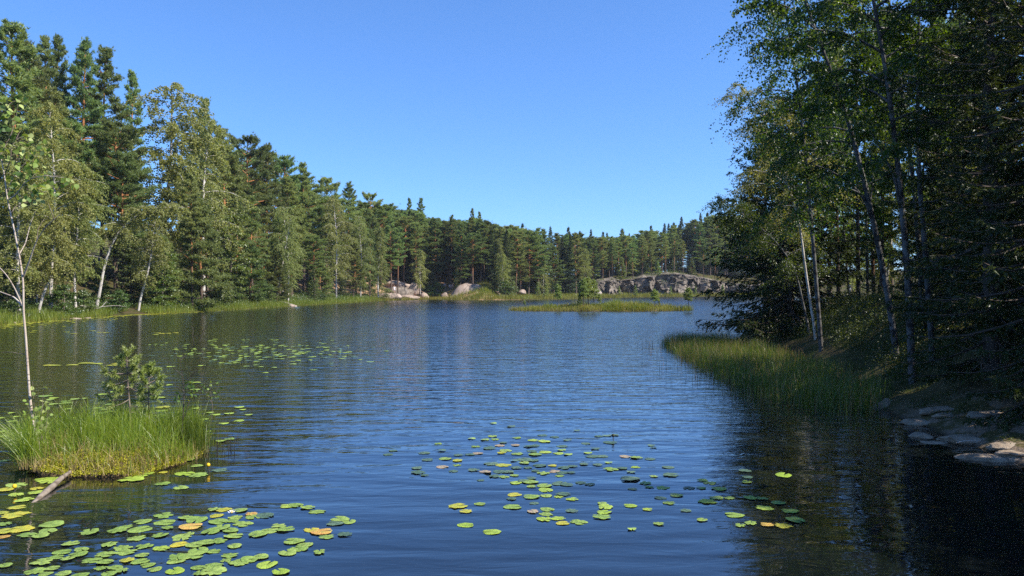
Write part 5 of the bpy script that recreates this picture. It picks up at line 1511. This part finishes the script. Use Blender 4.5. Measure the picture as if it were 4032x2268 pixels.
ALLP += s8([(550,533,120,'y'),(585,562,75,'y'),(665,523,65,'g'),(840,538,100,'g'),(590,635,105,'l'),(725,672,100,'l'),(945,563,80,'p'),(1025,552,85,'g'),(1020,578,90,'g'),(1155,560,75,'t'),(1010,605,90,'l'),(1085,600,95,'l'),(1107,625,85,'y'),(1190,620,100,'g'),(1315,520,65,'g'),(1330,540,105,'l'),(1330,568,100,'l'),(1310,592,105,'g'),
            (1465,532,75,'l'),(1560,553,60,'l'),(1615,630,65,'g'),(1475,658,50,'g'),(1850,608,70,'g'),(1760,558,75,'t'),(1670,518,75,'g'),(1625,490,80,'t'),(1710,477,75,'g')], 'loose pads in the middle foreground')
ALLP += s8([(1880,510,110,'l'),(1925,492,80,'g'),(1995,492,60,'g'),(2020,582,115,'g'),(2105,490,80,'l'),(2170,493,75,'g'),(2180,545,100,'l'),(2260,516,80,'g'),(2315,560,95,'l'),(2350,610,110,'g'),(2195,635,80,'o'),(2285,640,95,'y'),(2110,625,85,'g'),(2055,637,70,'g'),
            (2080,345,80,'t'),(2090,405,65,'l'),(2090,380,60,'t'),(2285,370,90,'l'),(1940,443,75,'l'),(1890,410,80,'g'),(1850,397,70,'g'),(1780,437,90,'t'),(1845,438,60,'g')], 'right-hand group near the dark reflections')
ALLP += s8([(1545,412,90,'g'),(1570,433,60,'l'),(1640,435,85,'l'),(1480,443,60,'g'),(1590,375,60,'g'),(1685,368,100,'t'),(1460,388,110,'t'),(1470,352,50,'g'),(1495,325,65,'l'),(1665,326,80,'t'),(1420,333,70,'g'),(1360,338,90,'g'),(1440,270,60,'p'),(1500,275,80,'g'),(1570,282,70,'t'),(1015,448,85,'l'),(1010,425,85,'g'),(940,430,60,'g'),
            (930,405,90,'g'),(860,408,90,'l'),(935,385,60,'t'),(895,400,70,'g'),(1090,412,90,'t'),(1130,420,70,'t'),(1200,410,70,'t'),(1250,418,60,'t'),(850,472,90,'y'),(935,485,90,'g'),(1015,478,70,'g'),(1110,470,100,'g'),(1085,485,60,'l'),(1160,497,85,'l'),(950,518,65,'t'),(830,495,70,'t'),
            (730,160,60,'g'),(860,170,55,'g'),(830,108,50,'g'),(735,92,40,'g'),(640,215,60,'l'),(650,252,70,'p'),(620,174,45,'g'),(690,180,50,'g'),(745,178,60,'l'),(850,208,60,'p'),(770,210,70,'p'),(800,238,70,'l'),(780,250,55,'y'),(860,255,80,'l'),(715,225,80,'t'),(790,196,55,'t'),
            (950,183,70,'l'),(1005,188,75,'l'),(1000,155,70,'t'),(1060,165,60,'t'),(1100,213,70,'t'),(1100,235,50,'g'),(920,215,60,'t'),(960,212,60,'t'),(940,240,60,'g'),(1010,245,80,'l'),(960,258,80,'l'),(1080,252,70,'l'),(1135,258,50,'l'),(1130,182,50,'t'),(1260,268,80,'g'),(1320,268,70,'t'),(1360,195,80,'t'),(1240,250,50,'g'),
            (1280,228,50,'t'),(1340,158,50,'t'),(1300,160,60,'t'),(1380,155,60,'t'),(1180,130,40,'t'),(1230,200,60,'t'),(1580,210,45,'t'),(1590,222,40,'t'),(905,285,90,'t'),(950,290,60,'t'),(720,308,80,'t'),(790,315,90,'y'),(850,290,50,'t'),(900,303,60,'g'),(980,318,80,'g'),(1050,318,60,'y'),(1060,348,70,'p'),(1110,330,80,'t'),
            (1160,322,70,'t'),(960,345,60,'t'),(1000,358,80,'g'),(1100,355,80,'t'),(1150,355,60,'t'),(1290,313,70,'g'),(1220,310,60,'t'),(1350,302,45,'l'),(690,352,70,'p'),(770,350,80,'t'),(820,352,70,'g'),(740,375,60,'t'),(790,378,70,'g'),(850,370,60,'g'),(630,342,70,'t'),(670,395,55,'g'),(1090,372,60,'g'),(860,330,70,'t'),(920,330,60,'g')], 'wide middle raft')
ALLP += s8([(175,258,70,'t'),(200,237,60,'t'),(365,250,80,'t'),(460,237,50,'t'),(330,330,80,'t'),(335,355,90,'t'),(385,287,70,'t'),(440,200,60,'g'),(480,280,80,'g'),(465,325,75,'p'),(540,315,60,'g'),(545,290,70,'y'),(520,348,60,'g'),(370,370,60,'t'),(550,262,60,'t'),(610,258,60,'t')], 'sparse left fringe of the middle raft')
ALLP += s3([(270,390,80,'g'),(320,402,60,'l'),(300,412,50,'g'),(385,420,70,'g'),(390,432,80,'g'),(445,408,60,'g'),(505,404,40,'g'),(320,438,60,'g'),(405,467,50,'l'),(420,522,50,'l'),(500,540,45,'l'),(70,490,45,'l'),(15,520,40,'l'),(75,540,50,'l'),(100,512,40,'l'),(25,600,55,'l'),(25,628,55,'l'),(330,605,120,'g'),(350,618,100,'g'),
            (440,545,40,'g'),(575,462,60,'l'),(620,470,60,'g'),(600,490,80,'g'),(640,482,50,'o'),(610,512,45,'l'),(650,462,40,'l'),(700,520,50,'g'),(650,440,60,'g'),(680,365,60,'l'),(610,380,60,'l'),(940,400,80,'l'),(960,455,90,'y'),(950,476,70,'l'),(940,505,80,'g'),(1150,463,50,'l'),(1235,488,50,'y'),(1350,493,60,'y'),(1410,455,60,'l'),(1465,500,50,'l'),
            (1270,500,60,'l'),(1200,527,60,'o'),(1320,552,60,'l'),(1405,535,70,'l'),(1215,600,60,'o'),(1300,655,60,'o'),(1350,645,70,'g'),(1430,470,40,'l'),(1230,615,50,'y'),(1160,310,50,'l'),(1000,325,40,'l'),(1150,352,60,'l')], 'scattered pads in the dark water round the islet')
_rc = np.random.default_rng(4)
ALLP = [(u, v, w, ('g' if c == 'l' and _rc.random() < .6 else 't' if c == 'g' and _rc.random() < .4 else c) if 'middle raft' in cl_ else c, cl_) for u, v, w, c, cl_ in ALLP]
ALLP.sort(key=lambda p_: -p_[2])
SMALLP = ALLP[300:]; ALLP = ALLP[:300]
rows = {}
for u, v, w, c, cl_ in ALLP: rows.setdefault((cl_, CN[c]), []).append((u, v, w, c))
SHORTCL = {'yellowing group by the driftwood log': 'by the driftwood log', 'small group right in front of the islet': 'just in front of the islet', 'big raft in the left foreground': 'of the big left raft', 'right arm of the big left raft': 'of the big left raft\'s right arm',
           'loose pads in the middle foreground': 'floating loose in the middle foreground', 'right-hand group near the dark reflections': 'by the dark tree reflections', 'wide middle raft': 'of the wide middle raft', 'sparse left fringe of the middle raft': 'left of the wide middle raft', 'scattered pads in the dark water round the islet': 'scattered round the islet'}
npad = 0
for (cl_, cn), L in rows.items():
    # bands from the nearest backwards, then from the left
    L.sort(key=lambda p_: -p_[1])
    nb_ = max(1, int(math.ceil(len(L) / 8)))
    for bi in range(nb_):
        band = sorted(L[bi * 8:(bi + 1) * 8], key=lambda p_: p_[0])
        for k, (u, v, w, c) in enumerate(band):
            ch = 1 if rp.random() < 0.55 else 0
            x, y = at(u, v)
            if len(L) == 1: lab = f'the only {cn} lily pad {SHORTCL[cl_]}'
            elif nb_ == 1: lab = f'{ordinal(k + 1)} {cn} lily pad from the left {SHORTCL[cl_]}'
            else: lab = f'{ordinal(k + 1)} {cn} lily pad from left, {ordinal(bi + 1)} row {SHORTCL[cl_]}'
            o = obj('lily_pad', PADS[(c, ch, int(rp.integers(0, 3)))], None, (x, y, 0.004 + rp.random() * 0.009))
            s = w * y / F / 2 * (0.90 if 'middle' in cl_ else 0.95) * rp.uniform(.88, 1.08)
            o.scale = (s, s, s * 1.0); o.rotation_euler = (rp.normal(0, .009), rp.normal(0, .009), rp.choice([0, math.pi]) + rp.normal(0, .7))
            props(o, lab, 'lily pad', 'floating lily pads'); npad += 1
print('pads', npad)
# the far bands of pads, too small and many to tell apart
def pad_stuff(name, pts, mat, label):
    b = Buf()
    for (x, y, s) in pts:
        n = 9; a = np.linspace(.2, 6.08, n) + rp.random() * 6
        V = np.stack([x + s * np.cos(a), y + s * .9 * np.sin(a), .012 + .006 * np.sin(a * 2 + x) + 0 * a], 1)
        b.add(np.vstack([[x, y, .012], V]), np.array([(0, 1 + k, 2 + k) for k in range(n - 1)]))
    o = obj(name, b.mesh(name, PADM[mat])); props(o, label, None, None, 'stuff')
pts = {'l': [], 'g': [], 't': []}
for u, v, w, c, cl_ in SMALLP:
    x, y = at(u, v); pts[c if c in pts else 'l'].append((x, y, w * y / F / 2))
for k in range(250):
    u = rp.triangular(560, 1000, 1560); v = rp.normal(1385 + (u - 1000) * 0.012, 24 + 10 * (u < 1150))
    if v < 1335 or v > 1470: continue
    x, y = at(u, v); pts['t' if rp.random() < .25 or u > 1300 and rp.random() < .5 else 'l' if rp.random() < .6 else 'g'].append((x, y, rp.uniform(.09, .15)))
for m_, lab in (('l', 'lime'), ('g', 'green'), ('t', 'dull')): pad_stuff('far_lily_pads', pts[m_], m_, f'{lab} far lily pads in a band across the middle of the lake')
pts = []
for k in range(700):
    u = rp.uniform(-150, 800); d_ = shore_d(u)
    y = d_ - 0.4 - abs(rp.normal(0, 2.6)) * (1.4 if u < 500 else .6); x = (u - 2016) / F * y
    if vnoise(x * .5, y * .5, 88) > -.2: pts.append((x, y, rp.uniform(.12, .22)))
for u, v in [(620, 1312), (635, 1314), (610, 1318), (660, 1313), (690, 1311), (365, 1303), (395, 1309), (420, 1310), (290, 1314), (260, 1308), (130, 1309), (140, 1303), (195, 1439), (215, 1440), (285, 1438), (330, 1431), (350, 1431), (380, 1433), (440, 1439), (460, 1432)]:
    pts.append((*at(u, v), .2))
pad_stuff('shore_lily_pads', pts, 'y', 'thin belt of yellow-green lily pads along the left shore')

# lily flowers
M['petal'] = simple('white_petal', (0.78, 0.76, 0.72), (0.82, 0.80, 0.76), 9, 0.5, 0.002)
M['bud'] = simple('yellow_bud', (0.70, 0.42, 0.02), (0.78, 0.52, 0.03), 9, 0.45, 0.004)
M['pod'] = simple('dark_pod', (0.02, 0.02, 0.012), (0.06, 0.06, 0.03), 9, 0.6, 0.004)
def flower(u, v, label, kind):
    x, y = at(u, v)
    r = thing('water_lily', label, 'flower', (x, y, 0.02), group='water lily flowers')
    b = Buf()
    if kind == 'white':
        for ring, (n, l, el) in enumerate(((8, .055, .5), (7, .045, .95), (6, .035, 1.3))):
            for k in range(n):
                a = k * 6.283 / n + ring * .4
                d = np.array([math.cos(a) * math.cos(el), math.sin(a) * math.cos(el), math.sin(el)]); s_ = np.array([-math.sin(a), math.cos(a), 0])
                b.add([(0, 0, 0), d * l * .5 + s_ * l * .22 + [0, 0, -.003], d * l, d * l * .5 - s_ * l * .22 + [0, 0, -.003]], [[0, 1, 2, 3]])
        obj('petals', b.mesh('petals', M['petal']), r)
        b = Buf(); tube(b, [(0, 0, 0), (0, 0, .02), (0, 0, .03)], [.012, .014, .006], 7); obj('heart', b.mesh('heart', M['bud']), r)
    else:
        tube(b, [(0, 0, 0), (0, 0, .012), (0, 0, .03), (0, 0, .045), (0, 0, .052)], [.010, .024, .028, .020, .008], 9)
        obj('bud', b.mesh('bud', M['bud' if kind == 'bud' else 'pod'], True), r, (0, 0, .04))
        b = Buf(); tube(b, [(0, 0, -.1), (.004, 0, .0), (0, 0, .045)], .006, 5); obj('stalk', b.mesh('stalk', M['twig_dark']), r)
flower(912, 2028, 'white water lily flower at the back of the big left raft', 'white')
flower(820, 1854, 'yellow lily bud on a stalk right in front of the islet', 'bud')
flower(57, 1941, 'yellow lily bud among the yellowing pads left of the driftwood log', 'bud')
flower(2414, 1735, 'dark seed pod standing above the back of the middle raft', 'pod')
# ------------------------------------------------------------------ the right bank: rocks, reeds, birches, spruces
GR = 'rock slabs of the near right bank'
for k, (u, v, w, hf, lab, gzv, fl, rz, df) in enumerate([
    (3505, 1612, 84, 0.50, 'pointed grey rock at the water, between reeds and the bank slabs', 0.0, 0.0, 0.5, 1.1),
    (3725, 1622, 140, 0.20, 'upper one of two leaning slabs in the moss above the waterline', 0.35, 0.5, 0.35, 0.55),
    (3748, 1640, 95, 0.16, 'lower one of two leaning slabs in the moss above the waterline', 0.22, 0.5, 0.35, 0.55),
    (3648, 1668, 126, 0.18, 'pale wedge-shaped slab at the waterline below the two leaning slabs', 0.03, 0.5, -0.15, 0.6),
    (3645, 1724, 78, 0.26, 'small pale stone lying in the water off the bank', 0.0, 0.0, -0.2, 0.7),
    (3838, 1745, 165, 0.22, 'knobbly slab with a crack behind the long waterline slab', 0.12, 0.5, -0.1, 0.7),
    (3930, 1818, 235, 0.16, 'long smooth slab sloping into the dark water at the right', 0.0, 0.5, -0.12, 0.5),
    (3975, 1650, 190, 0.16, 'broad grey slab at the right picture edge, under the moss', 0.35, 0.5, 0.1, 0.7),
    (3985, 1760, 125, 0.18, 'cracked slab at the right edge behind the long smooth one', 0.15, 0.5, 0.0, 0.6),
    (4030, 1800, 120, 0.16, 'slab cut by the right picture edge beside the long smooth one', 0.1, 0.5, 0.2, 0.7),
    (3690, 1748, 80, 0.14, 'brown drowned stone just under the small pale one', 0.0, 0.4, -0.2, 0.6)]):
    boulder(u, v, w * 1.3, lab, hf * 0.72, 'rock_bank', 70 + k, 'ray' if gzv else None, df, GR, rz, name='rock_slab', cat='rock', flat=fl, sub=4, sink=0.15)
pole('white_stick', [(*at(3765, 1768), .10), (*at(3800, 1764), .12), (*at(3862, 1766), .13)], [.006, .010, .005], 'deadwood', 'pale bent stick lying behind the long smooth slab', 'stick', 6)

def poly_points(poly, n, rng):
    P = np.asarray(poly, float); lo, hi = P.min(0), P.max(0)
    out = []
    while sum(len(o_) for o_ in out) < n:
        Q = rng.uniform(lo, hi, (n, 2)); ins = np.zeros(n, bool)
        for i in range(len(P)):
            ax, ay = P[i]; bx, by = P[(i + 1) % len(P)]
            ins ^= ((ay > Q[:, 1]) != (by > Q[:, 1])) & (Q[:, 0] < (bx - ax) * (Q[:, 1] - ay) / (by - ay + 1e-12) + ax)
        out.append(Q[ins])
    return np.concatenate(out)[:n]
rng = np.random.default_rng(51)
RE = [at(2610, 1352), at(2625, 1375), at(2700, 1425), at(2800, 1478), at(2900, 1525), at(3000, 1565), at(3110, 1600), at(3220, 1622), at(3330, 1632), at(3440, 1635), at(3470, 1600), at(3440, 1560),
      at(3330, 1500), at(3230, 1462), at(3120, 1425), at(3020, 1390), at(2930, 1358), at(2820, 1342), at(2700, 1340)]
b = Buf()
Q = poly_points(RE, 17000, rng)
Q += rng.normal(0, .12, Q.shape)
cl_n = vnoise(Q[:, 0] * 1.3, Q[:, 1] * 1.3, 91)
Q = Q[cl_n > -0.30]
z = np.maximum(ground(Q[:, 0], Q[:, 1]), -0.05)
u_ = 2016 + Q[:, 0] / Q[:, 1] * F
H_ = rng.uniform(0.42, 0.85, len(Q)) * (1 + 0.55 * vnoise(Q[:, 0] * .9, Q[:, 1] * .9, 92)) * np.interp(Q[:, 1], [16, 24, 38], [1.0, 0.95, 0.75])
strips(b, np.concatenate([Q, z[:, None]], 1), H_, 0.010, rng, 0.28, 4, dirn=(0.05, 0), curl=2.0)
stuff('reed_bed', b, 'reed', 'dense green reed bed along the right bank')
b = Buf()
Q = np.array([at(u0_ + rng.normal(-40, 35), v0_ + rng.normal(10, 14)) for u0_, v0_ in ((2610, 1352), (2625, 1375), (2700, 1425), (2800, 1478), (2900, 1525), (3000, 1565)) for _ in range(22)] + [at(rng.uniform(2600, 2900), 1) for _ in range(0)])
strips(b, np.concatenate([Q, np.full((len(Q), 1), -.05)], 1), rng.uniform(.3, .6, len(Q)), .012, rng, .15, 3)
Q = poly_points(RE, 4200, rng)
strips(b, np.concatenate([Q, np.zeros((len(Q), 1))], 1), rng.uniform(.25, .8, len(Q)), .010, rng, .35, 3)
stuff('dry_reeds', b, 'dry', 'withered reed stems at the edge of the reed bed')
# undergrowth of the bank: bilberry, moss, heather
b = Buf()
n = 12500
Q = np.stack([8.0 + 22 * rng.random(n) ** 1.9, 12 + 34 * rng.random(n) ** 1.3], 1)
s = lake_sd(Q[:, 0], Q[:, 1]); z = ground(Q[:, 0], Q[:, 1])
moss_zone = (Q[:, 1] < 18) & (s < 2.6)
ok = (s > 0.9) & ~moss_zone & (vnoise(Q[:, 0] * .8, Q[:, 1] * .8, 95) > -0.22)
P = np.concatenate([Q, z[:, None]], 1)[ok]
leafy(b, P, 20, (0.17, 0.17, 0.17), 0.042, rng, .4)
n = 7000
Q = np.stack([8.2 + 9 * rng.random(n) ** 1.3, rng.uniform(14.5, 41, n)], 1)
s = lake_sd(Q[:, 0], Q[:, 1]); z = ground(Q[:, 0], Q[:, 1])
ok = (s > 0.7) & ~((Q[:, 1] < 18) & (s < 2.4)) & (vnoise(Q[:, 0] * .6, Q[:, 1] * .6, 98) > -0.12)
P = np.concatenate([Q, z[:, None]], 1)[ok]
leafy(b, P, 16, (0.15, 0.15, 0.30), 0.055, rng, .4)
strips(b, P[::2], rng.uniform(.15, .5, len(P[::2])), .010, rng, .5, 3)
stuff('undergrowth', b, 'undergrowth', 'bilberry and low leafy undergrowth on the right bank')
b = Buf()
n = 9000
Q = np.stack([rng.uniform(7.6, 13, n), rng.uniform(11, 24, n)], 1)
s = lake_sd(Q[:, 0], Q[:, 1]); z = ground(Q[:, 0], Q[:, 1])
ok = (s > 0.25) & (s < 4) & (vnoise(Q[:, 0] * 1.4, Q[:, 1] * 1.4, 97) > 0.02)
P = np.concatenate([Q, z[:, None]], 1)[ok]
leafy(b, P, 7, (0.05, 0.05, 0.02), 0.03, rng, .6)
strips(b, P[::5], rng.uniform(.06, .2, len(P[::5])), .008, rng, .5, 3)
stuff('bank_moss', b, 'undergrowth', 'moss and short grass between the rock slabs of the right bank')
q = px3(14.2)
for k, (u, v, lab) in enumerate([(3985, 1500, 'reddish-brown heather bush at the right picture edge'), (4030, 1460, 'second reddish bush, cut by the right picture edge')]):
    c0 = q(u, v + 60); c0[2] = gz(c0[0], c0[1])
    r = thing('heather_bush', lab, 'shrub', tuple(c0))
    b = Buf(); bt = Buf()
    for j in range(14):
        a = rng.random() * 6.28; e = np.array([math.cos(a) * rng.uniform(.05, .3), math.sin(a) * rng.uniform(.05, .3), rng.uniform(.2, .55)])
        tube(bt, [(0, 0, -.05), e * .5 + [0, 0, .05], e], [.006, .005, .002], 4, False)
        leafy(b, (e * rng.uniform(.5, 1.05, (8, 1))), 8, (.05, .05, .04), .03, rng)
    obj('stems', bt.mesh('stems', M['twig_dark']), r); props(obj('foliage', b.mesh('heather_foliage', M['red_leaf']), r), kind='stuff')
for k, (u, v, ln, lab) in enumerate([(3960, 1400, 1.1, 'bare grey brushwood tangle under the dark spruces at the right'), (3900, 1350, .9, 'second tangle of bare twigs, left of the larger one under the spruces')]):
    c0 = px3(15 + k)(u, v + 40); c0[2] = gz(c0[0], c0[1])
    r = thing('brushwood', lab, 'twigs', tuple(c0), group='brushwood under the spruces')
    for j in range(9):
        a = rng.uniform(0, 3.14); e = np.array([math.cos(a) * ln * .7, rng.normal(0, .3), rng.uniform(.2, .9) * ln])
        bb = Buf(); m_ = e * .5 + rng.normal(0, .08, 3)
        tube(bb, [(0, 0, -.05), m_, e], [.010, .008, .003], 4, False)
        for h in range(3):
            e2 = m_ + (e - m_) * rng.random() ; tube(bb, [e2, e2 + rng.normal(0, .18, 3)], [.005, .002], 3, False)
        obj('branch', bb.mesh('branch', M['twig']), r)

GN = 'birches of the near right bank'
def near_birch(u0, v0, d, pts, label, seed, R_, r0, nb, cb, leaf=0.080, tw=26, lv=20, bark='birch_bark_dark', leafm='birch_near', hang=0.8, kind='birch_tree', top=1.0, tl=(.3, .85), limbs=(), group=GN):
    q = px3(d)
    base = q(u0, v0); z0 = gz(base[0], base[1]); base[2] = z0
    P = [np.zeros(3)] + [q(u, v, (dd[0] if dd else 0)) - base for u, v, *dd in pts]
    bt, bc = make_birch(seed, P[-1][2], cb, R_, r0 * 0.72, int(nb * 0.66), int(tw * 1.45), lv, leaf, path=P, hang=hang, top=top, tl=tl, bmin=.010)
    for lp, lr in limbs:
        Q_ = smooth_path([q(*p_) - base for p_ in lp]); tube(bt, Q_, np.linspace(lr, .006, len(Q_)), 6, False)
    r = thing(kind, label, 'tree', tuple(base), group=group)
    obj('trunk', bt.mesh(kind + '_trunk', M[bark], True), r)
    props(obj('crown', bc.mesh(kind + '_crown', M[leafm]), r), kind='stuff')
near_birch(3535, 1372, 21, [(3510, 1250), (3470, 1010), (3442, 894), (3420, 780), (3385, 640), (3330, 430), (3246, 211), (3180, 50), (3120, -150), (3080, -350), (3060, -480)],
           'dark crooked birch leaning left over the reeds, left one of the thick trunk group', 401, 2.3, .11, 52, .30, .086, limbs=[([(3442, 894), (3405, 780), (3330, 705), (3235, 655), (3150, 640)], .05), ([(3425, 800), (3440, 700), (3432, 660)], .03)])
near_birch(3593, 1455, 17.8, [(3575, 1100), (3560, 894), (3526, 560), (3489, 273), (3445, 30), (3400, -200), (3370, -500)],
           'nearest and thickest lichen-spotted birch trunk of the right bank', 402, 2.3, .105, 42, .42, limbs=[([(3553, 850), (3520, 690), (3470, 590), (3430, 520), (3380, 430)], .04)])
near_birch(3640, 1335, 22, [(3605, 800), (3594, 683), (3563, 435), (3526, 186), (3498, 0), (3470, -250), (3450, -450)],
           'slim birch trunk bright along its right edge, between the two lichen-spotted ones', 403, 2.2, .09, 42, .40)
near_birch(3675, 1402, 18.5, [(3650, 1100), (3631, 800), (3616, 745), (3613, 372), (3619, 0), (3625, -300), (3630, -480)],
           'rightmost birch of the trunk group, whitish higher up', 404, 2.1, .085, 40, .45)
near_birch(3214, 1288, 28, [(3176, 1100), (3145, 845), (3085, 683), (3054, 559), (2998, 453), (2950, 380), (2915, 335)],
           'slender left-leaning birch whose pale crown sticks out against the sky', 405, 2.0, .055, 44, .42, .06, leafm='birch', bark='birch_bark', top=1.0)
near_birch(3190, 1285, 30, [(3130, 1050), (3040, 930), (2930, 850), (2870, 800), (2830, 775)],
           'low birch bending far left, its tip lowest over the water', 406, 1.9, .05, 36, .35, .06)
near_birch(3235, 1290, 26, [(3205, 1000), (3180, 700), (3150, 400), (3110, 150), (3080, -50), (3050, -250)],
           'tall birch behind the slender leaning one, hanging twigs against the sky at top left', 407, 2.3, .09, 54, .32, .085, hang=1.1, tl=(.6, 1.6))
near_birch(3380, 1215, 33, [(3378, 900), (3375, 600), (3372, 300), (3368, 0), (3365, -150)], 'dark straight trunk behind and left of the crooked birch', 408, 2.6, .12, 44, .3, .075, bark='spruce_bark', kind='aspen_tree')
near_birch(3418, 1212, 35, [(3412, 900), (3405, 600), (3400, 300), (3395, 0)], 'pale straight trunk right beside the dark one behind the crooked birch', 409, 2.6, .08, 44, .3, .075)
near_birch(3802, 1380, 24, [(3802, 900), (3790, 500), (3780, 100), (3770, -200)], 'grey smooth trunk among the dark spruces on the right', 410, 2.2, .085, 34, .5, .065)
near_birch(3345, 1215, 40, [(3330, 1000), (3315, 800), (3300, 560), (3290, 380)], 'small birch far back between the near trunks, leaves lit from behind', 411, 2.2, .06, 40, .25, .085, leafm='aspen')
near_birch(3560, 1200, 38, [(3570, 1000), (3580, 800), (3575, 560), (3570, 420)], 'light-leaved birch glowing behind the trunk group', 412, 2.3, .06, 42, .2, .085, leafm='aspen')
near_birch(3720, 1250, 30, [(3725, 1050), (3735, 900), (3740, 700)], 'small yellow-lit birch right of the trunk group', 413, 1.7, .04, 32, .25, .075, leafm='aspen')
near_birch(3120, 1250, 44, [(3110, 1000), (3090, 800), (3060, 600)], 'back birch filling the gap behind the leaning birch', 414, 2.6, .08, 44, .2, .085)

for k, (u, d_, h, lab) in enumerate([(3262, 44, 15, 'slim pine trunk left of the dark straight trunk behind the crooked birch'), (3302, 40, 14, 'thin grey pine trunk, second left of the dark straight one'), (3468, 36, 14, 'thin reddish pine trunk showing between the crooked birch and the nearest one'),
    (3512, 46, 16, 'far slim pine trunk seen left of the nearest birch'), (3700, 34, 14, 'slim pine trunk right of the whitish birch'), (3760, 40, 15, 'reddish pine trunk between the whitish birch and the dark spruces'), (3868, 30, 14, 'red-barked pine trunk among the dark spruces')]):
    x_ = (u - 2016) / F * d_
    place('pine4', x_, d_, h, lab, 'slim pines of the near right bank', wid=0.75)
# spruces of the bank
GSN = 'dark spruces of the near right bank'
def near_spruce(u, v, d, H, R_, label, seed, cb=.06, twigs=26, droop=.40, power=.8, step=.30, per=6, L=.10, W=.030, zmax=None, tw=9, bend=.004):
    x = (u - 2016) / F * d
    bt, bc = make_spruce(seed, H, cb, R_, .012 * H, step, per, twigs, tw, L, W, droop, bend, zmax, power)
    r = thing('spruce_tree', label, 'tree', (x, d, gz(x, d)), group=GSN)
    obj('trunk', bt.mesh('spruce_tree_trunk', M['spruce_bark'], True), r)
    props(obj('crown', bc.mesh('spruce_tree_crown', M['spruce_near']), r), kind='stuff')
near_spruce(3110, 1293, 33.5, 10.5, 4.5, 'wide dark spruce trailing its lowest branches over the water', 501, .035, 40, .42, .6, .28, 7, .15, .05)
near_spruce(3015, 1280, 39, 9.5, 3.5, 'smaller spruce hidden behind the wide trailing one', 502, .05, 26, .35, .7, .34, 6, .16, .05)
near_spruce(3910, 1450, 15.5, 14, 2.5, 'tall black spruce filling the right picture edge, branches drooping leftwards', 503, .02, 34, .42, .6, .30, 7, .10, .030)
near_spruce(4080, 1480, 13.2, 13, 2.2, 'spruce cut by the right picture edge, next to the tall black one', 504, .02, 30, .42, .6, .30, 7, .10, .030)
near_spruce(3770, 1390, 21, 6.5, 1.8, 'young dark spruce under the grey smooth trunk', 505, .02, 26, .3, .8, .26, 6, .10, .032)
near_spruce(3860, 1360, 22, 9, 2.0, 'spruce behind the young dark one, left of the tall black spruce', 506, .04, 28, .4, .65, .32, 6, .12, .036)
near_spruce(3990, 1390, 19, 11, 2.2, 'spruce standing behind the tall black one at the right edge', 507, .03, 28, .4, .65, .32, 6, .12, .036)
near_spruce(3720, 1330, 27, 5.0, 1.7, 'low spruce deep in the shade right of the trunk group', 508, .02, 24, .3, .8, .26, 6, .12, .038)
near_spruce(3640, 1300, 33, 7.0, 1.8, 'thin spruce behind the slim bright-edged birch', 509, .10, 24, .35, .75, .34, 5, .14, .045)
near_spruce(3890, 1420, 17.5, 3.2, 1.3, 'knee-high bushy spruce at the foot of the tall black one', 510, .02, 22, .2, .8, .22, 6, .09, .03)

# the wood behind, and the trees out of the picture that shade the bank
GW = 'wood behind the right bank'
rng = np.random.default_rng(61)
k = 0
BACK = []; WOOD = []
for (n, xr, yr, hr) in [(9, (17, 34), (36, 52), (4, 8)), (12, (24, 62), (52, 84), (7, 13)), (8, (17, 30), (22, 36), (6, 10)), (10, (12.5, 22), (10, 22), (7, 11)), (10, (9.6, 13), (1, 11), (6, 8)), (11, (13.2, 24), (0, 15), (10, 13.5)), (12, (30, 48), (14, 40), (10, 15))]:
    tries = 0; m_ = 0
    while m_ < n and tries < 900:
        tries += 1
        x, y = rng.uniform(*xr), rng.uniform(*yr)
        s = float(lake_sd(np.array([x]), np.array([y]))[0])
        if s < 2.2 or any((x - a) ** 2 + (y - c_) ** 2 < 5.5 for a, c_ in BACK): continue
        u = 2016 + x / y * F
        if 3420 < u < 3640 and y < 34: continue
        BACK.append((x, y)); m_ += 1
        kind = rng.choice(['pine', 'birch', 'spruce', 'pine', 'birch'])
        key = {'pine': 'pine' + str(rng.integers(0, 7)), 'birch': 'birch' + str(rng.integers(0, 4)), 'spruce': 'spruce' + str(rng.integers(0, 3))}[kind]
        WOOD.append((u, key, kind, x, y, rng.uniform(*hr), rng.uniform(1.0, 1.35)))
WOOD.sort()
cnt = {}
for u, key, kind, x, y, h, wd in WOOD:
    band = 'close to' if y < 36 else 'behind' if y < 52 else 'far behind'
    cnt[(kind, band)] = cnt.get((kind, band), 0) + 1
    place(key, x, y, h, f'{ordinal(cnt[(kind, band)])} {kind} from the left in the shaded wood {band} the right bank', GW, wid=wd)

# ------------------------------------------------------------------ the thin summer haze over the lake
t = NT('summer_haze')
pv = t.n('ShaderNodeVolumePrincipled')
pv.inputs['Color'].default_value = (0.80, 0.88, 1.0, 1)
pv.inputs['Density'].default_value = 0.00014
pv.inputs['Anisotropy'].default_value = 0.2
t.l(pv.outputs[0], t.out.inputs['Volume'])
x0, x1, y0, y1, z0, z1 = -2450.0, 2450.0, -650.0, 3050.0, -3.0, 60.0
V = [(x, y, z) for z in (z0, z1) for y in (y0, y1) for x in (x0, x1)]
hz = obj('haze', mk_mesh('haze', V, [np.array([(0, 2, 3, 1), (4, 5, 7, 6), (0, 1, 5, 4), (2, 6, 7, 3), (0, 4, 6, 2), (1, 3, 7, 5)])], t.m))
props(hz, 'thin summer haze over the lake', kind='stuff')
SC.cycles.volume_bounces = 0
